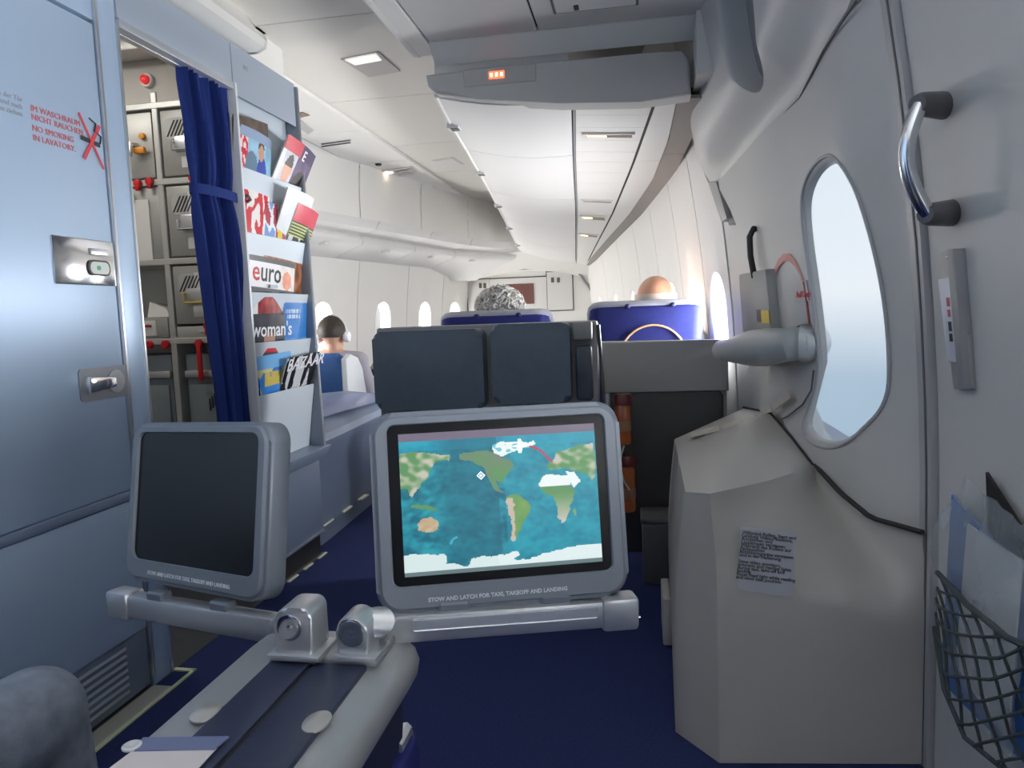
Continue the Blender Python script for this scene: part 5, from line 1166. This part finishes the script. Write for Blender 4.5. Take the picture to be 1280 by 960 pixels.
# ================================================================== armrest console with two monitors
ZA = .64
con = thing('armrest_console', 'wide grey armrest console with two dark blue flaps between the seats', 'armrest console', (-.40, .55, 0))
conm = mat('console_silver_grey', (.40, .41, .42), .36, .35, 8, .04)
flapm = mat('flap_navy', (.028, .036, .075), .42, 0, 25, .12, .06, 200)
def apx(px, py): return at(px, py, Z=ZA)
xl0, xr0_ = -.505, -.285
yend = .868
prof = [(xl0, -.06), (xl0, -.02), (xl0+.006, -.006), (xl0+.02, .0), (xr0_-.04, .0), (xr0_-.020, -.005), (xr0_-.006, -.016), (xr0_, -.032), (xr0_-.004, -.05), (xr0_-.02, -.06)]
def csec(y, k=1.0, dz=0): 
    cx_ = (xl0+xr0_)/2; return [V((cx_+(p[0]-cx_)*k, y, ZA+p[1]+dz)) for p in prof]
obj('rim', MB().loft([csec(-.05), csec(.4), csec(.82), csec(.855, .985, -.001), csec(.872, .94, -.006), csec(.880, .86, -.018), csec(.882, .80, -.03)]), conm, con, 40)
obj('side_body', MB().loft([[V((x_, y, z_)) for x_, z_ in [(xl0+.015, .22), (xr0_-.05, .22), (xr0_-.022, ZA-.10), (xr0_-.022, ZA-.055), (xl0+.015, ZA-.055)]] for y in (-.05, .84)]), mat('console_side_blue', (.016, .02, .06), .5), con)
obj('pedestal', MB().box((xl0+.03, .0, 0), (xr0_-.07, .70, .24), .01), MATS['seat_base_dark'], con)
def flap(pxs, nm):
    q_ = [apx(*p) for p in pxs]; return obj(nm, MB().hexa([p+V((0, 0, -.004)) for p in q_]+[p+V((0, 0, .006)) for p in q_], .003), flapm, con)
tl, tm1, tm2, tr_ = apx(337, 831), apx(391, 832), apx(398, 834), apx(459, 836)
yf = tm1.y
fl1 = obj('flap', MB().box((tl.x, .05, ZA-.004), (tm1.x-.002, yf, ZA+.005), .003), flapm, con)
obj('flap_gap', MB().box((tm1.x-.003, .05, ZA-.004), (tm1.x+.005, yf, ZA+.0012)), dark, con)
fl2 = obj('flap', MB().box((tm1.x+.004, .05, ZA-.004), (tr_.x, yf, ZA+.005), .003), flapm, con)
for px, py in ((257, 889), (396, 901)):
    p = at(px, py, Z=ZA+.006)
    mb = MB(); mb.lathe([(.0175, 0), (.017, .002), (.010, .0045), (.0005, .0055)], Matrix.Translation((p.x, p.y, ZA+.004)) @ Matrix.Diagonal((.80, 1.15, 1, 1)), 24); obj('latch_button', mb, mat('latch_satin', (.55, .53, .50), .35, .6), con)
hb = [apx(*p) for p in ((337, 829), (474, 829))]
obj('hinge_plate', MB().box((hb[0].x, yf+.004, ZA-.002), (hb[1].x, yf+.075, ZA+.010), .004), conm, con)
silver = mat('satin_silver', (.60, .61, .63), .32, .75, 20, .04)
frame_m = mat('monitor_frame', (.17, .195, .235), .40, .1)
# monitors -----------------------------------------------------------------
def monitor(lbl, TL, TR, BL, BR, lit, hinge_px, arm0, arm1):
    cx_ = (TL+TR+BL+BR)/4; xd_ = ((TR-TL)+(BR-BL))/2; yd_ = ((TL-BL)+(TR-BR))/2
    M = frame(cx_, xd_, yd_); w_ = xd_.length; h_ = yd_.length
    hz = at(*hinge_px, Z=ZA+.045)
    t = thing('seat_monitor', lbl, 'monitor', (hz.x, hz.y, ZA+.01))
    fm = MB(); fm.prism(rrect(w_, h_, .03, 6), -.034, 0, M, .008, 3); cs = obj('case', fm, frame_m, t)
    bk_ = MB(); bk_.prism(rrect(w_*.93, h_*.92, .03, 6), -.040, -.030, M, 0); obj('case_back', bk_, black, t)
    # raised bezel ring
    rw, rh = w_*.965, h_*.955
    o_ = rrect(rw, rh, .026, 6); iw, ih, iy = w_*.865, h_*.80, h_*.035
    i_ = rrect(iw, ih, .010 if lit else .016, 6, 0, iy)
    mb = MB(); mb.loft([[M @ V((p[0], p[1], z)) for p in loop] for loop, z in ((o_, -.002), (o_, .003), ([(p[0]*.985, p[1]*.985) for p in o_], .0055), ([(p[0]*1.012, iy+(p[1]-iy)*1.012) for p in i_], .0055), (i_, .003), (i_, -.001))], True, False, False)
    obj('bezel', mb, mat('bezel_blue_grey', (.185, .21, .25), .42, .1), cs)
    sc_ = MB(); sc_.prism(i_, -.002, .0008, M); scr = obj('screen_glass', sc_, mat('screen_black', (.008, .008, .010), .22, spec=.3), t)
    if lit:
        TLs, TRs, BLs, BRs = [(p[0]/2.908+440, p[1]/2.908+490) for p in ((152, 165), (872, 125), (183, 703), (890, 637))]
        A_ = []; 
        src = [(152, 165), (872, 125), (183, 703), (890, 637)]; dst = [(0, 1), (1, 1), (0, 0), (1, 0)]
        for (x_, y_), (u_, v_) in zip(src, dst):
            A_.append([x_, y_, 1, 0, 0, 0, -u_*x_, -u_*y_]); A_.append([0, 0, 0, x_, y_, 1, -v_*x_, -v_*y_])
        hh = np.linalg.solve(np.array(A_, float), np.array([c for d_ in dst for c in d_], float))
        def uv(p): 
            d_ = hh[6]*p[0]+hh[7]*p[1]+1; return ((hh[0]*p[0]+hh[1]*p[1]+hh[2])/d_, (hh[3]*p[0]+hh[4]*p[1]+hh[5])/d_)
        P = {k: [uv(q) for q in v] for k, v in dict(
            sam=[(553, 405), (585, 390), (612, 405), (640, 432), (633, 460), (608, 508), (590, 540), (582, 565), (568, 563), (572, 505), (560, 462), (550, 425)],
            afr=[(670, 350), (685, 322), (705, 314), (745, 322), (772, 320), (788, 365), (802, 380), (783, 425), (772, 470), (752, 502), (738, 478), (730, 428), (722, 398), (692, 390), (672, 370)],
            ara=[(768, 305), (800, 308), (818, 343), (796, 366), (782, 345)],
            nam=[(380, 242), (420, 236), (480, 228), (530, 248), (582, 272), (570, 300), (545, 330), (538, 348), (518, 345), (520, 365), (545, 385), (538, 390), (510, 372), (492, 345), (478, 305), (462, 285), (430, 270), (385, 265)],
            grn=[(498, 208), (530, 196), (600, 195), (655, 190), (660, 205), (620, 222), (575, 232), (540, 250), (508, 238)],
            eur=[(700, 292), (705, 275), (722, 262), (735, 235), (780, 220), (868, 196), (875, 300), (862, 345), (850, 325), (820, 312), (790, 302), (760, 295), (730, 296), (712, 302)],
            asi=[(156, 240), (215, 232), (345, 244), (345, 262), (300, 270), (272, 290), (268, 322), (245, 352), (222, 382), (206, 405), (190, 380), (164, 372)],
            aus=[(226, 505), (244, 484), (282, 477), (300, 497), (305, 525), (285, 536), (250, 530), (230, 532)],
            ind=[(205, 436), (260, 432), (305, 448), (290, 456), (240, 450), (210, 446)],
            nz=[(340, 578), (368, 548), (375, 552), (350, 582)], mad=[(790, 452), (802, 445), (803, 470), (793, 475)],
            ant1=[(176, 625), (250, 616), (325, 616), (338, 626), (330, 652), (415, 657), (424, 632), (470, 624), (522, 620), (520, 672), (180, 692)],
            ant2=[(520, 618), (560, 612), (590, 600), (600, 612), (575, 630), (625, 632), (700, 606), (760, 592), (800, 580), (888, 572), (890, 634), (560, 656), (520, 672)]).items()}
        def inside(p, poly):
            c = False; j = len(poly)-1
            for i in range(len(poly)):
                if (poly[i][1] > p[1]) != (poly[j][1] > p[1]) and p[0] < (poly[j][0]-poly[i][0])*(p[1]-poly[i][1])/(poly[j][1]-poly[i][1])+poly[i][0]: c = not c
                j = i
            return c
        bb = {k: (min(q[0] for q in v), max(q[0] for q in v), min(q[1] for q in v), max(q[1] for q in v)) for k, v in P.items()}
        arc_ = [uv(p) for p in ((640, 213), (665, 220), (690, 240), (705, 258), (717, 270))]
        nx, ny = 190, 140
        sw, shh = iw*.905, ih*.885
        g = MB(); g.grid(lambda u, v: M @ V(((u-.5)*sw+iw*.003, iy+(v-.5)*shh, .0016)), nx, ny)
        pc = obj('map_picture', g, paint_mat('screen_picture', .3, .86), scr)
        ca_ = pc.data.color_attributes.new('Col', 'FLOAT_COLOR', 'CORNER')
        mix = lambda a, b, k: tuple(x_*(1-k)+y_*k for x_, y_ in zip(a, b))
        vals = []
        for poly in pc.data.polygons:
            i, j = poly.index // ny, poly.index % ny; u, v = (i+.5)/nx, (j+.5)/ny
            n1 = .8*noise.noise(V((u*9, v*9, 0)))+.6*noise.noise(V((u*22, v*22, 4)))+.3*noise.noise(V((u*45, v*45, 6))); n2 = noise.noise(V((u*30, v*30, 9)))
            n3 = noise.noise(V((u*22, v*22, 2))); u2, v2 = u+.010*n2, v+.012*n3
            if v > .945: c = (112, 104, 122)
            elif v < .028: c = (98, 118, 122)
            else:
                c = mix((44, 152, 168), (24, 98, 120), max(0, min(1, .45+.9*n1+.35*n2)))
                if v > .87: c = mix(c, (40, 160, 190), .6)
                if .14 < u < .49: c = mix(c, (30, 96, 118), .55*min(1, (u-.14)*8))
                if u > .52: c = mix(c, (40, 150, 176), .45)
                hit = None
                for k, poly_ in P.items():
                    b_ = bb[k]
                    if b_[0] <= u2 <= b_[1] and b_[2] <= v2 <= b_[3] and inside((u2, v2), poly_): hit = k; break
                if hit:
                    g_ = (92, 142, 92); bz = (190, 186, 172); wh = (226, 234, 234)
                    c = {'sam': mix(g_, (120, 160, 90), .5+.5*n1), 'afr': (wh if v2 > .565 else mix(g_, bz, max(0, min(1, (.52-v2)*5)))), 'ara': wh, 'nam': mix(g_, (110, 130, 110), .5+n1), 'grn': wh if n2 > -.2 else (110, 190, 205), 'eur': mix(g_, bz, max(0, min(1, .25+1.6*n3))), 'asi': mix(g_, bz, max(0, min(1, .35+1.8*n3))), 'aus': mix(bz, (180, 140, 90), .5+.5*n2), 'ind': g_, 'nz': (70, 170, 190), 'mad': (120, 160, 110), 'ant1': (206, 222, 222), 'ant2': (214, 228, 228)}[hit]
                    if hit == 'sam' and u2 < .562 and v2 < .5: c = (190, 176, 160)
                dd = min((math.hypot(u-p[0], (v-p[1])*.78) for a_, b2_ in zip(arc_, arc_[1:]) for p in [(a_[0]+(b2_[0]-a_[0])*q/6, a_[1]+(b2_[1]-a_[1])*q/6) for q in range(7)]))
                if dd < .006: c = (180, 60, 90)
            vals.append((*s2l(*c), 1))
        flat = np.repeat(np.array(vals, np.float32), 4, axis=0).ravel(); ca_.data.foreach_set('color', flat)
        pl = uv((605, 210)); L = lambda u, v: M @ V(((u-.5)*sw, iy+(v-.5)*shh, .0022))
        wh_ = mat('screen_white', (.8, .8, .8), .4, emit=(.85, .88, .92), estr=.8)
        pts = [(-.045, .0), (-.01, .010), (-.01, .05), (.006, .05), (.012, .012), (.04, .006), (.048, 0), (.04, -.006), (.012, -.012), (.006, -.05), (-.01, -.05), (-.01, -.010)]
        mb = MB(); mb.tri([L(pl[0]+p[0], pl[1]+p[1]) for p in pts]); obj('aircraft_icon', mb, wh_, scr)
        dm = uv((462, 322)); mb = MB(); mb.loft([[L(dm[0]+.022*k*c_, dm[1]+.03*k*s_) for c_, s_ in ((1, 0), (0, 1), (-1, 0), (0, -1))] for k in (1, .7)], True, False, False); mb.loft([[L(dm[0]+.022*k*c_, dm[1]+.03*k*s_) for c_, s_ in ((1, 0), (0, 1), (-1, 0), (0, -1))] for k in (.4, .05)], True, False, False); obj('cursor_icon', mb, wh_, scr)
    # printed reminder
    obj('lettering', text_mb('STOW AND LATCH FOR TAXI, TAKEOFF AND LANDING', M @ Matrix.Translation((-.01 if lit else .0, -h_*.445, .0058)), .0072 if lit else .0080, .0003, 'CENTER', .00025), mat('print_pale', (.62, .66, .70), .5), t)
    # arm under the monitor
    a0, a1 = V(arm0), V(arm1); d_ = (a1-a0); Ma = frame(a0, d_, (0, 0, 1)); L_ = d_.length
    ar = obj('arm', MB().box((0, -.019, -.014), (L_, .019, .014), .006, 2, Ma), silver, t)
    obj('arm_groove', MB().box((L_*.14, -.002, .0135), (L_*.86, .014, .0148), .002, 1, Ma), mat('arm_light', (.66, .68, .72), .35, .6), ar)
    obj('arm_tip', MB().box((L_*.88, -.0225, -.018), (L_*1.03, .0225, .018), .006, 2, Ma), silver, t)
    for k in (.3, .7): 
        p = a0.lerp(a1, k); obj('bracket', MB().box((k*L_-.02, .012, -.012), (k*L_+.02, .03, .008), .003, 1, Ma), frame_m, t)
    return t, hz
TL, TR, BL, BR = at(459, 516, Y=.885), at(771, 502, Y=.985), at(473, 772, Y=.850), at(789, 742, Y=.945)
tR, hR = monitor('lit seat monitor showing a world flight map', TL, TR, BL, BR, True, (444, 795), at(470, 785, Y=.848), at(786, 762, Y=.950))
TL, TR, BL, BR = at(176, 529, Y=1.06), at(346, 527, Y=.930), at(149, 720, Y=1.02), at(326, 754, Y=.895)
tL, hL = monitor('dark switched off seat monitor turned to the neighbouring seat', TL, TR, BL, BR, False, (372, 790), at(350, 786, Y=.885), at(150, 752, Y=1.015))
# hinge knuckles
def knuckle(t, px0, px1, pyt, pyb, ycen, disc_px, xdir):
    b0 = at(px0, pyb, Z=ZA+.008); b1 = at(px1, pyb, Z=ZA+.008); x0, x1 = b0.x, b1.x; y0 = b0.y
    top = at((px0+px1)/2, pyt, Y=y0+.01).z
    rr_ = (x1-x0)/2
    pr_ = [(x0, ZA+.008), (x1, ZA+.008)]+[(x0+rr_+rr_*math.cos(a_), top-rr_+rr_*math.sin(a_)) for a_ in [math.pi*k/10 for k in range(11)]]
    return x0, x1, y0, top, rr_, pr_
# right hinge: rounded upright with a disc facing the seat
x0, x1, y0, top, rr_, pr_ = knuckle(tR, 421, 462, 767, 826, 0, None, 0)
My = Matrix(((1, 0, 0, 0), (0, 0, -1, y0+.038), (0, 1, 0, 0), (0, 0, 0, 1)))
kn = obj('hinge_block', MB().prism(pr_, 0, .036, My, .004, 2), silver, tR)
obj('hinge_disc', MB().lathe([(.001, 0), (rr_*.86, 0), (rr_*.86, .003), (rr_*.7, .004), (rr_*.3, .002), (.001, .003)], frame((x0+rr_, y0+.0035, top-rr_), (1, 0, 0), (0, 0, 1)), 24), steel, kn)
obj('hinge_neck', MB().tube([(x0+rr_+.0, y0+.03, top-rr_-.002), V((x1+.004, y0+.035, top-rr_)), at(470, 785, Y=.848)], [.017, .018, .018], 14), silver, tR)
obj('hinge_foot', MB().box((x0-.006, y0-.006, ZA+.008), (x1+.012, y0+.045, ZA+.016), .003), silver, tR)
x0, x1, y0, top, rr_, pr_ = knuckle(tL, 345, 394, 756, 824, 0, None, 0)
pr2 = [(x0, ZA+.008), (x1, ZA+.008), (x1, top-.012)]+[(x1-.012+.012*math.cos(a_), top-.012+.012*math.sin(a_)) for a_ in [math.pi/2*k/5 for k in range(1, 6)]]+[(x0+.020-.020*math.sin(a_), top-.020+.020*math.cos(a_)) for a_ in [math.pi/2*k/6 for k in range(7)]]
kn = obj('hinge_block', MB().prism(pr2, 0, .045, Matrix(((1, 0, 0, 0), (0, 0, -1, y0+.045), (0, 1, 0, 0), (0, 0, 0, 1))), .004, 2), silver, tL)
obj('hinge_disc', MB().lathe([(.001, 0), (.016, 0), (.016, .003), (.013, .004), (.006, .002), (.001, .003)], frame((x0+.020, y0+.0015, top-.024), (1, 0, 0), (0, 0, 1)), 24), steel, kn)
obj('hinge_neck', MB().tube([(x0+.02, y0+.03, top-.022), at(350, 786, Y=.885)], [.017, .017], 14), silver, tL)
obj('hinge_foot', MB().box((x0-.010, y0-.006, ZA+.008), (x1+.010, y0+.05, ZA+.016), .003), silver, tL)
tag(obj('locking_pin', MB().tube([at(790, 772, Y=.95), at(800, 771.5, Y=.955)], .0022, 8), steel, None), 'tiny steel pin at the end of the lit monitor arm', 'pin')
# papers on the console
pc = thing('boarding_paper', 'pale printed paper sheet lying on the console flaps', 'paper', (-.45, .5, ZA+.006))
q_ = [at(*p, Z=ZA+.008) for p in ((118, 962), (252, 962), (271, 936), (168, 938))]; q_[0] = V((-.50, .42, ZA+.008)); q_[1] = V((q_[2].x+.005, .42, ZA+.008))
obj('sheet', MB().hexa(q_+[p+V((0, 0, .0012)) for p in q_]), mat('paper_pinkish', (.66, .60, .60), .6), pc)
obj('top_band', MB().hexa([q_[3]+V((0, -.004, .0013)), q_[2]+V((0, -.004, .0013)), q_[2]+V((.003, .017, .0005)), q_[3]+V((-.003, .017, .0005)), q_[3]+V((0, -.004, .003)), q_[2]+V((0, -.004, .003)), q_[2]+V((.003, .017, .0026)), q_[3]+V((-.003, .017, .0026))]), mat('band_blue_grey', (.15, .18, .32), .4), pc)
cn = thing('clear_cap', 'small round clear cap at the corner of the paper', 'cap', (q_[3].x, q_[3].y, ZA+.008)); obj('ring', MB().lathe([(.001, 0), (.009, 0), (.009, .002), (.007, .003), (.001, .0015)], Matrix.Translation((q_[3].x-.004, q_[3].y+.002, ZA+.010)), 18), mat('clear_grey', (.6, .6, .62), .2), cn)
# blue side wing of the seat by the aisle
sw_ = thing('seat_side_wing', 'royal blue padded seat side with silver edge beside the console', 'seat side', (-.22, .5, 0))
w0 = at(525, 912, Z=.50); 
obj('panel', MB().prism([(-.05, .05), (w0.y-.01, .05), (w0.y+.005, .48), (w0.y-.012, .50), (-.05, .46)], 0, .035, Matrix(((0, 0, 1, w0.x-.036), (1, 0, 0, 0), (0, 1, 0, 0), (0, 0, 0, 1))), .01, 3), blue, sw_)
obj('edge', MB().tube([(w0.x-.018, w0.y+.004, .40), (w0.x-.018, w0.y+.004, .47), (w0.x-.018, w0.y-.010, .503), (w0.x-.018, w0.y-.05, .503)], .011, 8), alu, sw_)
# neighbour in jeans
jean = mat('jeans_denim', (.24, .27, .33), .85, 0, 22, .6, .5, 350, spec=.2)
nt2 = thing('passenger_seat', 'royal blue seat beside the lavatory wall under the jeans passenger', 'seat', (-1.04, .25, 0), 'passenger seats')
obj('cushion', MB().box((-1.33, .10, .26), (-.60, .78, .37), .04, 3), blue, nt2); obj('base', MB().box((-1.28, .15, 0), (-.66, .7, .27), .01), MATS['seat_base_dark'], nt2)
obj('backrest', MB().loft([[V((-1.0+p[0], yc_+p[1], z)) for p in rrect(w_, .16, .05, 4)] for z, w_, yc_ in ((.36, .56, .08), (.7, .56, .02), (1.05, .56, -.06), (1.15, .48, -.08))]), blue, nt2)
person('seated passenger in blue jeans with a knee beside the console', (-1.04, .34, .46), (-1.02, .20, 1.20), mat('shirt_navy', (.03, .035, .06), .8), jean, knees=[(-1.22, .86, .49), (-.925, .905, .462)], feet=[(-1.25, 1.0, .075), (-.96, .98, .075)], hair='short', hair_m=dhair, lr=1.2)
